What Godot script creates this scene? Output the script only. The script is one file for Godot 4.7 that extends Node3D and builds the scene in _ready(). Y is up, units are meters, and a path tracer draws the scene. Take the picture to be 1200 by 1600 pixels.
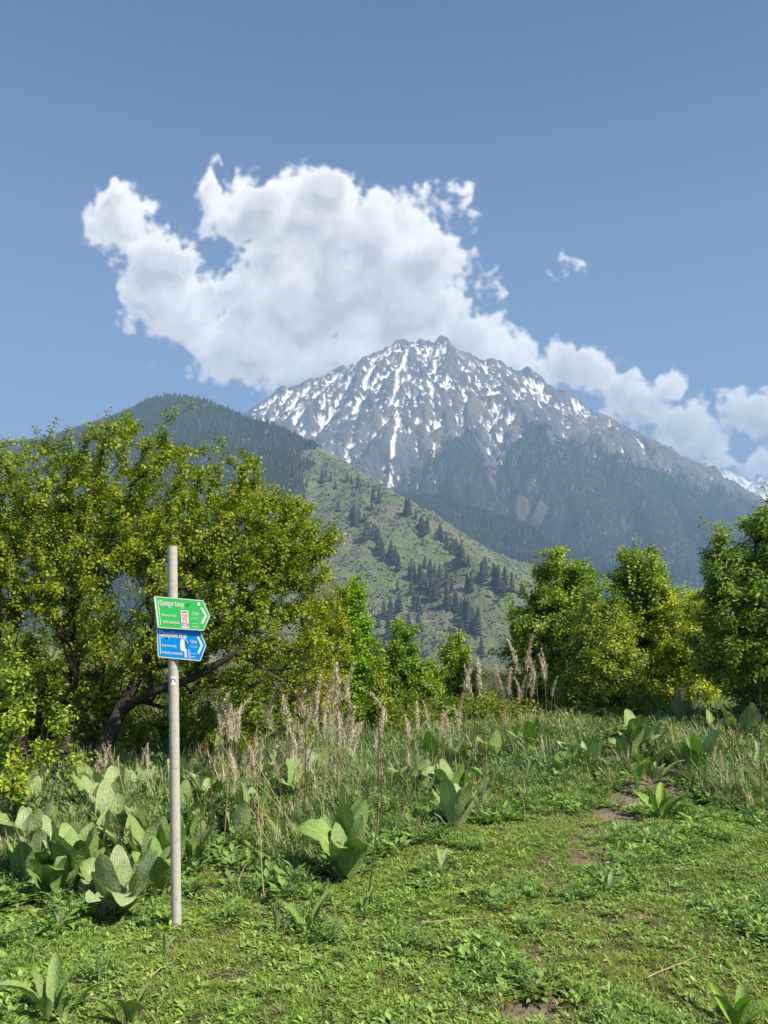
extends Node3D
# A trail signpost on a meadow below a snow-streaked mountain.
# Lengths in metres, y up. The eye stands 1.6 m above the meadow and looks along -z.

const F := 1202.0      # focal length in pixels of a 1200 x 1600 picture
const HX := 600.0
const HY := 990.0      # row of the level horizon
const EYE := 1.6
const SUN := Vector3(0.56, 0.76, 0.33)
const EXPO := 2.7

var rng := RandomNumberGenerator.new()
var taken := {}
var n_gen := FastNoiseLite.new()

# ------------------------------------------------------------------ mesh builder
class MB:
	var v := PackedVector3Array()
	var n := PackedVector3Array()
	var c := PackedColorArray()
	var u := PackedVector2Array()
	var i := PackedInt32Array()
	func vert(p: Vector3, nn: Vector3, col: Color, uv := Vector2.ZERO) -> int:
		v.append(p); n.append(nn); c.append(col); u.append(uv)
		return v.size() - 1
	func tri(a: Vector3, b: Vector3, d: Vector3, col: Color) -> void:
		var nn := (d - a).cross(b - a).normalized()
		var k := v.size()
		vert(a, nn, col); vert(b, nn, col); vert(d, nn, col)
		i.append(k); i.append(k + 1); i.append(k + 2)
	func quad(a: Vector3, b: Vector3, d: Vector3, e: Vector3, col: Color) -> void:
		var nn := (d - a).cross(b - a).normalized()
		var k := v.size()
		vert(a, nn, col, Vector2(0, 0)); vert(b, nn, col, Vector2(1, 0)); vert(d, nn, col, Vector2(1, 1)); vert(e, nn, col, Vector2(0, 1))
		for t in [0, 1, 2, 0, 2, 3]:
			i.append(k + t)
	func box(lo: Vector3, hi: Vector3, col: Color) -> void:
		var p := func(x: int, y: int, z: int) -> Vector3: return Vector3(hi.x if x else lo.x, hi.y if y else lo.y, hi.z if z else lo.z)
		quad(p.call(0,0,1), p.call(0,1,1), p.call(1,1,1), p.call(1,0,1), col)
		quad(p.call(1,0,0), p.call(1,1,0), p.call(0,1,0), p.call(0,0,0), col)
		quad(p.call(0,0,0), p.call(0,1,0), p.call(0,1,1), p.call(0,0,1), col)
		quad(p.call(1,0,1), p.call(1,1,1), p.call(1,1,0), p.call(1,0,0), col)
		quad(p.call(0,1,1), p.call(0,1,0), p.call(1,1,0), p.call(1,1,1), col)
		quad(p.call(0,0,0), p.call(0,0,1), p.call(1,0,1), p.call(1,0,0), col)
	func tube(pts: PackedVector3Array, rad: PackedFloat32Array, sides: int, col: Color, cap := false) -> void:
		var m := pts.size()
		if m < 2:
			return
		var t0 := (pts[1] - pts[0]).normalized()
		var side := t0.cross(Vector3(0.31, 0.2, 0.93))
		if side.length() < 0.05:
			side = t0.cross(Vector3(1, 0, 0))
		side = side.normalized()
		var first := v.size()
		for k in m:
			var t := (pts[mini(k + 1, m - 1)] - pts[maxi(k - 1, 0)]).normalized()
			side = (side - t * side.dot(t)).normalized()
			var up := t.cross(side)
			for s in sides:
				var a := TAU * s / sides
				var d := side * cos(a) + up * sin(a)
				vert(pts[k] + d * rad[k], d, col, Vector2(float(s) / sides, float(k)))
		for k in m - 1:
			for s in sides:
				var a := first + k * sides + s
				var b := first + k * sides + (s + 1) % sides
				i.append(a); i.append(b); i.append(b + sides)
				i.append(a); i.append(b + sides); i.append(a + sides)
		if cap:
			var q := vert(pts[m - 1], (pts[m - 1] - pts[m - 2]).normalized(), col)
			for s in sides:
				i.append(first + (m - 1) * sides + s); i.append(first + (m - 1) * sides + (s + 1) % sides); i.append(q)
	func add(o: MB, t: Transform3D, col := Color.WHITE) -> void:
		var k := v.size()
		for j in o.v.size():
			vert(t * o.v[j], (t.basis * o.n[j]).normalized(), o.c[j] * col, o.u[j])
		for j in o.i:
			i.append(k + j)
	func mesh() -> ArrayMesh:
		for t in range(0, i.size(), 3):
			var q := i[t]
			var g := (v[i[t + 2]] - v[q]).cross(v[i[t + 1]] - v[q])
			if g.dot(n[q] + n[i[t + 1]] + n[i[t + 2]]) < 0.0:
				i[t] = i[t + 1]
				i[t + 1] = q
		var a := []
		a.resize(Mesh.ARRAY_MAX)
		a[Mesh.ARRAY_VERTEX] = v
		a[Mesh.ARRAY_NORMAL] = n
		a[Mesh.ARRAY_COLOR] = c
		a[Mesh.ARRAY_TEX_UV] = u
		a[Mesh.ARRAY_INDEX] = i
		var m := ArrayMesh.new()
		m.add_surface_from_arrays(Mesh.PRIMITIVE_TRIANGLES, a)
		return m

# ------------------------------------------------------------------ naming and placing
func numbered(called: String) -> String:
	if not taken.has(called):
		taken[called] = 0
		return called
	taken[called] += 1
	return "%s_%03d" % [called, taken[called]]

func tag(o: Node3D, label: String, category: String, group := "", kind := "") -> void:
	if label: o.set_meta("label", label)
	if category: o.set_meta("category", category)
	if group: o.set_meta("group", group)
	if kind: o.set_meta("kind", kind)

func base(called: String, at := Vector3.ZERO) -> Node3D:
	var o := Node3D.new()
	o.name = numbered(called)
	add_child(o)
	o.position = at
	return o

func obj(called: String, m: Mesh, mat: Material, parent: Node3D = null) -> MeshInstance3D:
	var o := MeshInstance3D.new()
	o.mesh = m
	o.material_override = mat
	if parent == null:
		o.name = numbered(called)
		add_child(o)
	else:
		o.name = called
		parent.add_child(o, true)
	return o

func struct(called: String, m: Mesh, mat: Material, label: String, category: String) -> MeshInstance3D:
	var o := obj(called, m, mat)
	tag(o, label, category, "", "structure")
	return o

func many(called: String, m: Mesh, mat: Material, where: Array, tints: PackedColorArray, parent: Node3D = null) -> MultiMeshInstance3D:
	var mm := MultiMesh.new()
	mm.transform_format = MultiMesh.TRANSFORM_3D
	mm.use_colors = true
	mm.mesh = m
	mm.instance_count = where.size()
	for k in where.size():
		mm.set_instance_transform(k, where[k])
		mm.set_instance_color(k, tints[k])
	var o := MultiMeshInstance3D.new()
	o.multimesh = mm
	o.material_override = mat
	if parent == null:
		o.name = numbered(called)
		add_child(o)
	else:
		o.name = called
		parent.add_child(o, true)
	return o

func at(px: float, py: float, d: float) -> Vector3:
	return Vector3((px - HX) / F * d, EYE + (HY - py) / F * d, -d)

func on_ground(px: float, py: float) -> Vector3:
	var d := EYE * F / (py - HY)
	var x := (px - HX) / F * d
	return Vector3(x, gh(x, -d), -d)

func mat(col: Color, rough := 0.9, vertex := true) -> StandardMaterial3D:
	var m := StandardMaterial3D.new()
	m.albedo_color = col.linear_to_srgb()
	m.roughness = rough
	m.metallic_specular = 0.35
	m.vertex_color_use_as_albedo = vertex
	return m

func leaf_mat(glow: Color, rough := 0.55) -> StandardMaterial3D:
	var m := mat(Color.WHITE, rough)
	m.backlight_enabled = true
	m.backlight = glow
	m.metallic_specular = 0.4
	return m

func rf(a: float, b: float) -> float:
	return rng.randf_range(a, b)

func rdir() -> Vector3:
	var y := rf(-1, 1)
	var a := rf(0, TAU)
	var r := sqrt(1 - y * y)
	return Vector3(r * cos(a), y, r * sin(a))

func noise(freq: float, octaves := 4, sd := 1, kind := FastNoiseLite.FRACTAL_FBM) -> FastNoiseLite:
	var f := FastNoiseLite.new()
	f.noise_type = FastNoiseLite.TYPE_SIMPLEX_SMOOTH
	f.frequency = freq
	f.fractal_octaves = octaves
	f.fractal_type = kind
	f.seed = sd
	return f

# ------------------------------------------------------------------ ground height of the meadow and the valley behind it
var n_ground: FastNoiseLite
func gh(x: float, z: float) -> float:
	var d := -z
	var y := n_ground.get_noise_2d(x, z) * 0.05 * smoothstep(1.0, 4.0, d + absf(x))
	if d > 22.0:
		y -= 48.0 * smoothstep(22.0, 620.0, d) + 0.05 * (minf(d, 40.0) - 22.0)
	y += 0.28 * exp(-(pow(x - 2.3, 2) / 1.2 + pow(d - 9.8, 2) / 1.6))   # low bank beside the path
	y += 0.30 * exp(-(pow(x - 4.9, 2) / 2.0 + pow(d - 10.5, 2) / 3.0))
	return y

# ------------------------------------------------------------------ sky: air and cumulus, computed for every direction
func cloud_value(px: float, py: float, blobs: Array) -> float:
	var m := -1.0
	var add := 0.0
	for b in blobs:
		var dx: float = (px - b[0]) / b[2]
		var dy: float = (py - b[1]) / b[3]
		var q := 1.0 - sqrt(dx * dx + dy * dy)
		if b.size() > 4:
			q = minf(q, b[4])   # thin wisp
		if q > -0.6:
			m = maxf(m, q)
			if q > 0.0:
				add += q
	return m + minf(add, 1.5) * 0.22

func cloud_tile(blobs: Array, x0: float, y0: float, x1: float, y1: float, w: int, h: int, sd: int) -> Image:
	# opacity and brightness of one bank of cumulus; the sun stands high at the right
	var nb := noise(0.013, 5, sd)
	var nr := noise(0.022, 4, sd + 1, FastNoiseLite.FRACTAL_RIDGED)
	var nw := noise(0.02, 3, sd + 2)
	var nl := noise(0.0065, 3, sd + 5)
	var nf := noise(0.05, 4, sd + 8)
	var dens := PackedFloat32Array()
	dens.resize(w * h)
	var soft := PackedFloat32Array()
	soft.resize(w * h)
	soft.fill(-0.6)
	for j in h:
		var row_y := lerpf(y0, y1, (j + 0.5) / h)
		var close := blobs.filter(func(b): return absf(row_y - b[1]) < 1.62 * b[3] + 17.0)
		if close.is_empty():
			for k in w:
				dens[j * w + k] = -1.0
			continue
		for k in w:
			var px := lerpf(x0, x1, (k + 0.5) / w)
			var py := row_y
			var wx := nw.get_noise_2d(px, py) * 16.0
			var wy := nw.get_noise_2d(px + 400.0, py - 300.0) * 16.0
			var m := cloud_value(px + wx, py + wy, close)
			if m < -0.75:
				dens[j * w + k] = -1.0
				continue
			var billow := 0.5 - nr.get_noise_2d(px + wx, py + wy)
			soft[j * w + k] = m * 1.1 + nb.get_noise_2d(px, py) * 0.5
			dens[j * w + k] = m * 1.1 + nb.get_noise_2d(px, py) * 0.55 + billow * 0.22 + nf.get_noise_2d(px, py) * 0.34 * clampf(1.0 - m * 1.3, 0.15, 1.0) + 0.08
	var im := Image.create_empty(w, h, false, Image.FORMAT_RGBAF)
	im.fill(Color(0.84, 0.85, 0.86, 0.0))
	var sx := w / (x1 - x0)
	for j in h:
		for k in w:
			var q := dens[j * w + k]
			var a := smoothstep(-0.08, 0.42, q)
			if a <= 0.0:
				continue
			var px := lerpf(x0, x1, (k + 0.5) / w)
			var py := lerpf(y0, y1, (j + 0.5) / h)
			var lit := 0.0
			for s in 3:
				var st := [5.0, 13.0, 30.0][s] as float
				var jj := clampi(int(j - st * 0.85 * sx), 0, h - 1)
				var kk := clampi(int(k + st * 0.55 * sx), 0, w - 1)
				lit += clampf(soft[j * w + k] - soft[jj * w + kk], -0.4, 0.4) * ([0.12, 0.16, 0.22][s] as float)
			var depth := smoothstep(0.45, 1.3, q + nl.get_noise_2d(px, py) * 0.8)
			var b := 1.0 + lit * 1.2 - depth * 0.33
			b += nb.get_noise_2d(px * 1.6 + 90.0, py * 1.6) * 0.03
			b = clampf(b, 0.6, 1.2)
			im.set_pixel(k, j, Color(b * 1.12, b * 1.08, b * 1.03, a * 0.985))
	return im

func build_sky() -> PanoramaSkyMaterial:
	var w := 4096
	var h := 2048
	var pano := Image.create_empty(w, h, false, Image.FORMAT_RGBAF)
	for j in h:
		var el := 90.0 - (j + 0.5) / h * 180.0
		var c: Color
		var hi := Color(0.013, 0.056, 0.172)
		var mid := Color(0.135, 0.262, 0.50)
		var low := Color(0.46, 0.56, 0.70)
		if el > 16.0:
			c = mid.lerp(hi, pow(smoothstep(15.0, 46.0, el), 0.8))
		elif el > 0.0:
			c = low.lerp(mid, smoothstep(-4.0, 17.0, el))
		else:
			c = Color(0.20, 0.22, 0.18)
		pano.fill_rect(Rect2i(0, j, w, 1), c)
	var main := [[185,345,50,48],[180,310,18,26],[235,410,58,62],[228,470,44,44],[290,485,62,66],[345,545,62,52],[285,430,30,40],
		[480,345,112,72],[400,335,66,52],[328,305,18,52],[505,300,58,42],[595,375,98,76],[672,405,66,46],[560,460,155,95],
		[440,490,92,100],[385,480,50,60],[350,340,42,40],[420,310,50,30],[640,500,112,74],[475,580,66,46],[385,560,62,44],[545,570,95,50],[725,525,82,44],[795,558,52,38],[838,590,40,30],[425,400,52,55],
		[678,312,44,20,-0.04],[715,304,20,24,-0.02],[882,420,30,14,-0.08],[776,460,20,12,-0.08],[735,432,34,44,-0.02],[700,360,40,30,-0.1],
		[890,572,42,30],[930,578,36,28],[962,612,42,34],[1005,640,50,34],[1042,606,26,22],[1062,662,62,34],[1085,695,56,26],[985,590,20,12],
		[1172,640,52,32],[1210,655,46,30],[1195,735,56,22],[1120,728,36,10],[1290,690,80,40],[1260,620,40,20]]
	# directions of the rows and columns that the bank covers
	var ax0 := -0.47
	var ax1 := 0.62
	var ay0 := 0.115
	var ay1 := 0.565
	var tw := int((ax1 - ax0) / TAU * w)
	var th := int((ay1 - ay0) / PI * h)
	var im := warp_tile(main, ax0, ax1, ay0, ay1, tw, th, 11)
	paste(pano, im, int(ax0 / TAU * w), int((0.5 - ay1 / PI) * h))
	# the same kind of fair-weather banks go on round the sky
	var n := 0
	var flipped := im.duplicate() as Image
	flipped.flip_x()
	var small := im.duplicate() as Image
	small.resize(tw * 3 / 4, th * 3 / 4)
	var spots := [[0.75, -0.02], [1.85, 0.10], [2.85, 0.0], [-1.62, 0.03], [-2.6, 0.12], [2.6, 0.5], [1.1, 0.55], [-2.0, 0.6]]
	for s in spots:
		var t: Image = [flipped, small, im][n % 3]
		paste(pano, t, int(s[0] / TAU * w), int((0.5 - (ay1 + s[1]) / PI) * h))
		n += 1
	var m := PanoramaSkyMaterial.new()
	m.panorama = ImageTexture.create_from_image(pano)
	return m

func warp_tile(blobs: Array, ax0: float, ax1: float, ay0: float, ay1: float, w: int, h: int, sd: int) -> Image:
	# evaluated on the tangent plane, then laid out by azimuth and elevation
	var x0 := HX + F * tan(ax0)
	var x1 := HX + F * tan(ax1)
	var y0 := 225.0
	var y1 := 800.0
	var s := 1.5
	var flat := cloud_tile(blobs, x0, y0, x1, y1, int((x1 - x0) / s), int((y1 - y0) / s), sd)
	var out := Image.create_empty(w, h, false, Image.FORMAT_RGBAF)
	out.fill(Color(0.84, 0.85, 0.86, 0.0))
	for j in h:
		var el := lerpf(ay1, ay0, (j + 0.5) / h)
		for k in w:
			var az := lerpf(ax0, ax1, (k + 0.5) / w)
			var px := HX + F * tan(az)
			var py := HY - F * tan(el) / cos(az)
			var fx := (px - x0) / s - 0.5
			var fy := (py - y0) / s - 0.5
			var ix := int(fx)
			var iy := int(fy)
			if ix < 0 or iy < 0 or ix >= flat.get_width() - 1 or iy >= flat.get_height() - 1:
				continue
			var c := flat.get_pixel(ix, iy).lerp(flat.get_pixel(ix + 1, iy), fx - ix).lerp(flat.get_pixel(ix, iy + 1).lerp(flat.get_pixel(ix + 1, iy + 1), fx - ix), fy - iy)
			if c.a > 0.002:
				out.set_pixel(k, j, c)
	return out

func paste(pano: Image, t: Image, x: int, y: int) -> void:
	var w := pano.get_width()
	var whole := Rect2i(0, 0, t.get_width(), t.get_height())
	x = posmod(x, w)
	pano.blend_rect(t, whole, Vector2i(x, y))
	pano.blend_rect(t, whole, Vector2i(x - w, y))

# ------------------------------------------------------------------ terrain fields
class Field:
	var x0: float
	var z0: float
	var cell: float
	var nx: int
	var nz: int
	var h := PackedFloat32Array()
	var acc := PackedFloat32Array()
	func get_h(x: float, z: float) -> float:
		var fx := clampf((x - x0) / cell, 0.0, nx - 1.001)
		var fz := clampf((z - z0) / cell, 0.0, nz - 1.001)
		var i := int(fx)
		var j := int(fz)
		var a := j * nx + i
		return lerpf(lerpf(h[a], h[a + 1], fx - i), lerpf(h[a + nx], h[a + nx + 1], fx - i), fz - j)
	func inside(x: float, z: float) -> bool:
		return x > x0 and z > z0 and x < x0 + cell * (nx - 1) and z < z0 + cell * (nz - 1)
	func normal(x: float, z: float) -> Vector3:
		return Vector3(get_h(x - cell, z) - get_h(x + cell, z), 2.0 * cell, get_h(x, z - cell) - get_h(x, z + cell)).normalized()

func new_field(xa: float, xb: float, za: float, zb: float, cell: float) -> Field:
	var f := Field.new()
	f.x0 = xa
	f.z0 = za
	f.cell = cell
	f.nx = int((xb - xa) / cell) + 1
	f.nz = int((zb - za) / cell) + 1
	f.h.resize(f.nx * f.nz)
	f.h.fill(-400.0)
	return f

func ridge(f: Field, pts: Array, slope: float, reach: float, soft := 0.0) -> void:
	# raises the field to a crest through pts, falling away at the slope on both sides
	for s in pts.size() - 1:
		var a: Vector3 = pts[s]
		var b: Vector3 = pts[s + 1]
		var i0 := clampi(int((minf(a.x, b.x) - reach - f.x0) / f.cell), 0, f.nx - 1)
		var i1 := clampi(int((maxf(a.x, b.x) + reach - f.x0) / f.cell) + 1, 0, f.nx - 1)
		var j0 := clampi(int((minf(a.z, b.z) - reach - f.z0) / f.cell), 0, f.nz - 1)
		var j1 := clampi(int((maxf(a.z, b.z) + reach - f.z0) / f.cell) + 1, 0, f.nz - 1)
		var dx := b.x - a.x
		var dz := b.z - a.z
		var l2 := maxf(dx * dx + dz * dz, 1e-6)
		for j in range(j0, j1 + 1):
			var z := f.z0 + j * f.cell
			for i in range(i0, i1 + 1):
				var x := f.x0 + i * f.cell
				var t := clampf(((x - a.x) * dx + (z - a.z) * dz) / l2, 0.0, 1.0)
				var ex := x - a.x - dx * t
				var ez := z - a.z - dz * t
				var hh := a.y + (b.y - a.y) * t - slope * sqrt(ex * ex + ez * ez + soft * soft)
				var k := j * f.nx + i
				if hh > f.h[k]:
					f.h[k] = hh

func roughen(f: Field, freq: float, amp: float, octaves: int, sd: int, kind := FastNoiseLite.FRACTAL_FBM, stretch := 1.0) -> void:
	var nn := noise(freq, octaves, sd, kind)
	var nw := noise(freq * 0.7, 2, sd + 7)
	for j in f.nz:
		for i in f.nx:
			var x := f.x0 + i * f.cell
			var z := f.z0 + j * f.cell
			var wv := nw.get_noise_2d(x, z) * 0.35 / freq
			f.h[j * f.nx + i] += nn.get_noise_2d(x + wv, z * stretch - wv) * amp

func erode(f: Field, rounds: int, strength: float) -> void:
	# rain running down the field cuts a branching net of gullies
	var n := f.nx * f.nz
	var keys := PackedInt64Array()
	keys.resize(n)
	var recv := PackedInt32Array()
	recv.resize(n)
	var off := PackedInt32Array([-1, 1, -f.nx, f.nx, -f.nx - 1, -f.nx + 1, f.nx - 1, f.nx + 1])
	var h := f.h
	var acc := PackedFloat32Array()
	acc.resize(n)
	for r in rounds:
		for k in n:
			keys[k] = (int((h[k] + 1000.0) * 64.0) << 24) | k
		keys.sort()
		acc.fill(1.0)
		for q in range(n - 1, -1, -1):
			var k := keys[q] & 0xFFFFFF
			var i := k % f.nx
			var best := k
			if i > 0 and i < f.nx - 1 and k >= f.nx and k < n - f.nx:
				var low := 0.0
				for s in 8:
					var drop := h[k] - h[k + off[s]]
					if s > 3:
						drop *= 0.7071
					if drop > low:
						low = drop
						best = k + off[s]
			recv[k] = best
			if best != k:
				acc[best] += acc[k]
		for q in n:
			var k := keys[q] & 0xFFFFFF
			var t := recv[k]
			if t != k:
				var g := strength * sqrt(minf(acc[k], 900.0))
				h[k] = (h[k] + g * h[t]) / (1.0 + g)
	f.h = h
	f.acc = acc

func finer(f: Field, cell: float) -> Field:
	# the same ground on a finer grid
	var o := new_field(f.x0, f.x0 + f.cell * (f.nx - 1), f.z0, f.z0 + f.cell * (f.nz - 1), cell)
	for j in o.nz:
		for i in o.nx:
			o.h[j * o.nx + i] = f.get_h(o.x0 + i * cell, o.z0 + j * cell)
	for k in 2:
		o.h = blurred(o, 1)
	return o

func blurred(f: Field, r: int) -> PackedFloat32Array:
	var out := PackedFloat32Array()
	out.resize(f.nx * f.nz)
	var tmp := PackedFloat32Array()
	tmp.resize(f.nx * f.nz)
	var w := 2 * r + 1
	for j in f.nz:
		var s := 0.0
		for i in range(-r, r + 1):
			s += f.h[j * f.nx + clampi(i, 0, f.nx - 1)]
		for i in f.nx:
			tmp[j * f.nx + i] = s / w
			s += f.h[j * f.nx + mini(i + r + 1, f.nx - 1)] - f.h[j * f.nx + maxi(i - r, 0)]
	for i in f.nx:
		var s := 0.0
		for j in range(-r, r + 1):
			s += tmp[clampi(j, 0, f.nz - 1) * f.nx + i]
		for j in f.nz:
			out[j * f.nx + i] = s / w
			s += tmp[mini(j + r + 1, f.nz - 1) * f.nx + i] - tmp[maxi(j - r, 0) * f.nx + i]
	return out

func field_mesh(f: Field, cols: PackedColorArray, floor_h: float) -> ArrayMesh:
	var n := f.nx * f.nz
	var v := PackedVector3Array()
	v.resize(n)
	var nn := PackedVector3Array()
	nn.resize(n)
	for j in f.nz:
		for i in f.nx:
			var k := j * f.nx + i
			v[k] = Vector3(f.x0 + i * f.cell, maxf(f.h[k], floor_h), f.z0 + j * f.cell)
			var l := f.h[k - 1] if i > 0 else f.h[k]
			var r := f.h[k + 1] if i < f.nx - 1 else f.h[k]
			var u := f.h[k - f.nx] if j > 0 else f.h[k]
			var d := f.h[k + f.nx] if j < f.nz - 1 else f.h[k]
			nn[k] = Vector3(l - r, 2.0 * f.cell, u - d).normalized()
	var idx := PackedInt32Array()
	for j in f.nz - 1:
		for i in f.nx - 1:
			var k := j * f.nx + i
			if maxf(maxf(f.h[k], f.h[k + 1]), maxf(f.h[k + f.nx], f.h[k + f.nx + 1])) <= floor_h:
				continue
			idx.append(k); idx.append(k + 1); idx.append(k + f.nx + 1)
			idx.append(k); idx.append(k + f.nx + 1); idx.append(k + f.nx)
	var a := []
	a.resize(Mesh.ARRAY_MAX)
	a[Mesh.ARRAY_VERTEX] = v
	a[Mesh.ARRAY_NORMAL] = nn
	a[Mesh.ARRAY_COLOR] = cols
	a[Mesh.ARRAY_INDEX] = idx
	var m := ArrayMesh.new()
	m.add_surface_from_arrays(Mesh.PRIMITIVE_TRIANGLES, a)
	return m

func sight(f: Field, px: float, py: float, d0: float, d1: float) -> Vector3:
	# the place on a slope that lies in a given direction from the meadow
	var d := d0
	while d < d1:
		var p := at(px, py, d)
		if f.inside(p.x, p.z) and f.get_h(p.x, p.z) > p.y:
			return Vector3(p.x, f.get_h(p.x, p.z), p.z)
		d += 6.0
	return Vector3.ZERO

func table(t: Array, x: float) -> float:
	if x <= t[0][0]:
		return t[0][1]
	for k in t.size() - 1:
		if x <= t[k + 1][0]:
			return lerpf(t[k][1], t[k + 1][1], (x - t[k][0]) / (t[k + 1][0] - t[k][0]))
	return t[t.size() - 1][1]

func crest(list: Array) -> Array:
	var out := []
	for p in list:
		out.append(at(p[0], p[1], p[2]))
	return out

# ------------------------------------------------------------------ conifers
func spruce_crown(tiers: int, sides: int, sd: int) -> MB:
	# unit height; drooping whorls of branches with a ragged hem
	var r := RandomNumberGenerator.new()
	r.seed = sd
	var m := MB.new()
	for t in tiers:
		var f := float(t) / tiers
		var y0 := 0.07 + 0.93 * f
		var y1 := minf(1.0, y0 + 0.93 / tiers * 1.9)
		var rad := 0.16 * pow(1.0 - f, 0.8) + 0.012
		var ring := []
		for s in sides:
			var a := TAU * (s + 0.5 * (t % 2)) / sides
			var q := rad * r.randf_range(0.72, 1.2)
			ring.append(Vector3(cos(a) * q, y0 - r.randf_range(0.0, 0.035), sin(a) * q))
		var top := Vector3(r.randf_range(-0.006, 0.006), y1, r.randf_range(-0.006, 0.006))
		var g := r.randf_range(0.85, 1.15)
		for s in sides:
			m.tri(ring[s], ring[(s + 1) % sides], top, Color(g, g, g))
	return m

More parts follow.
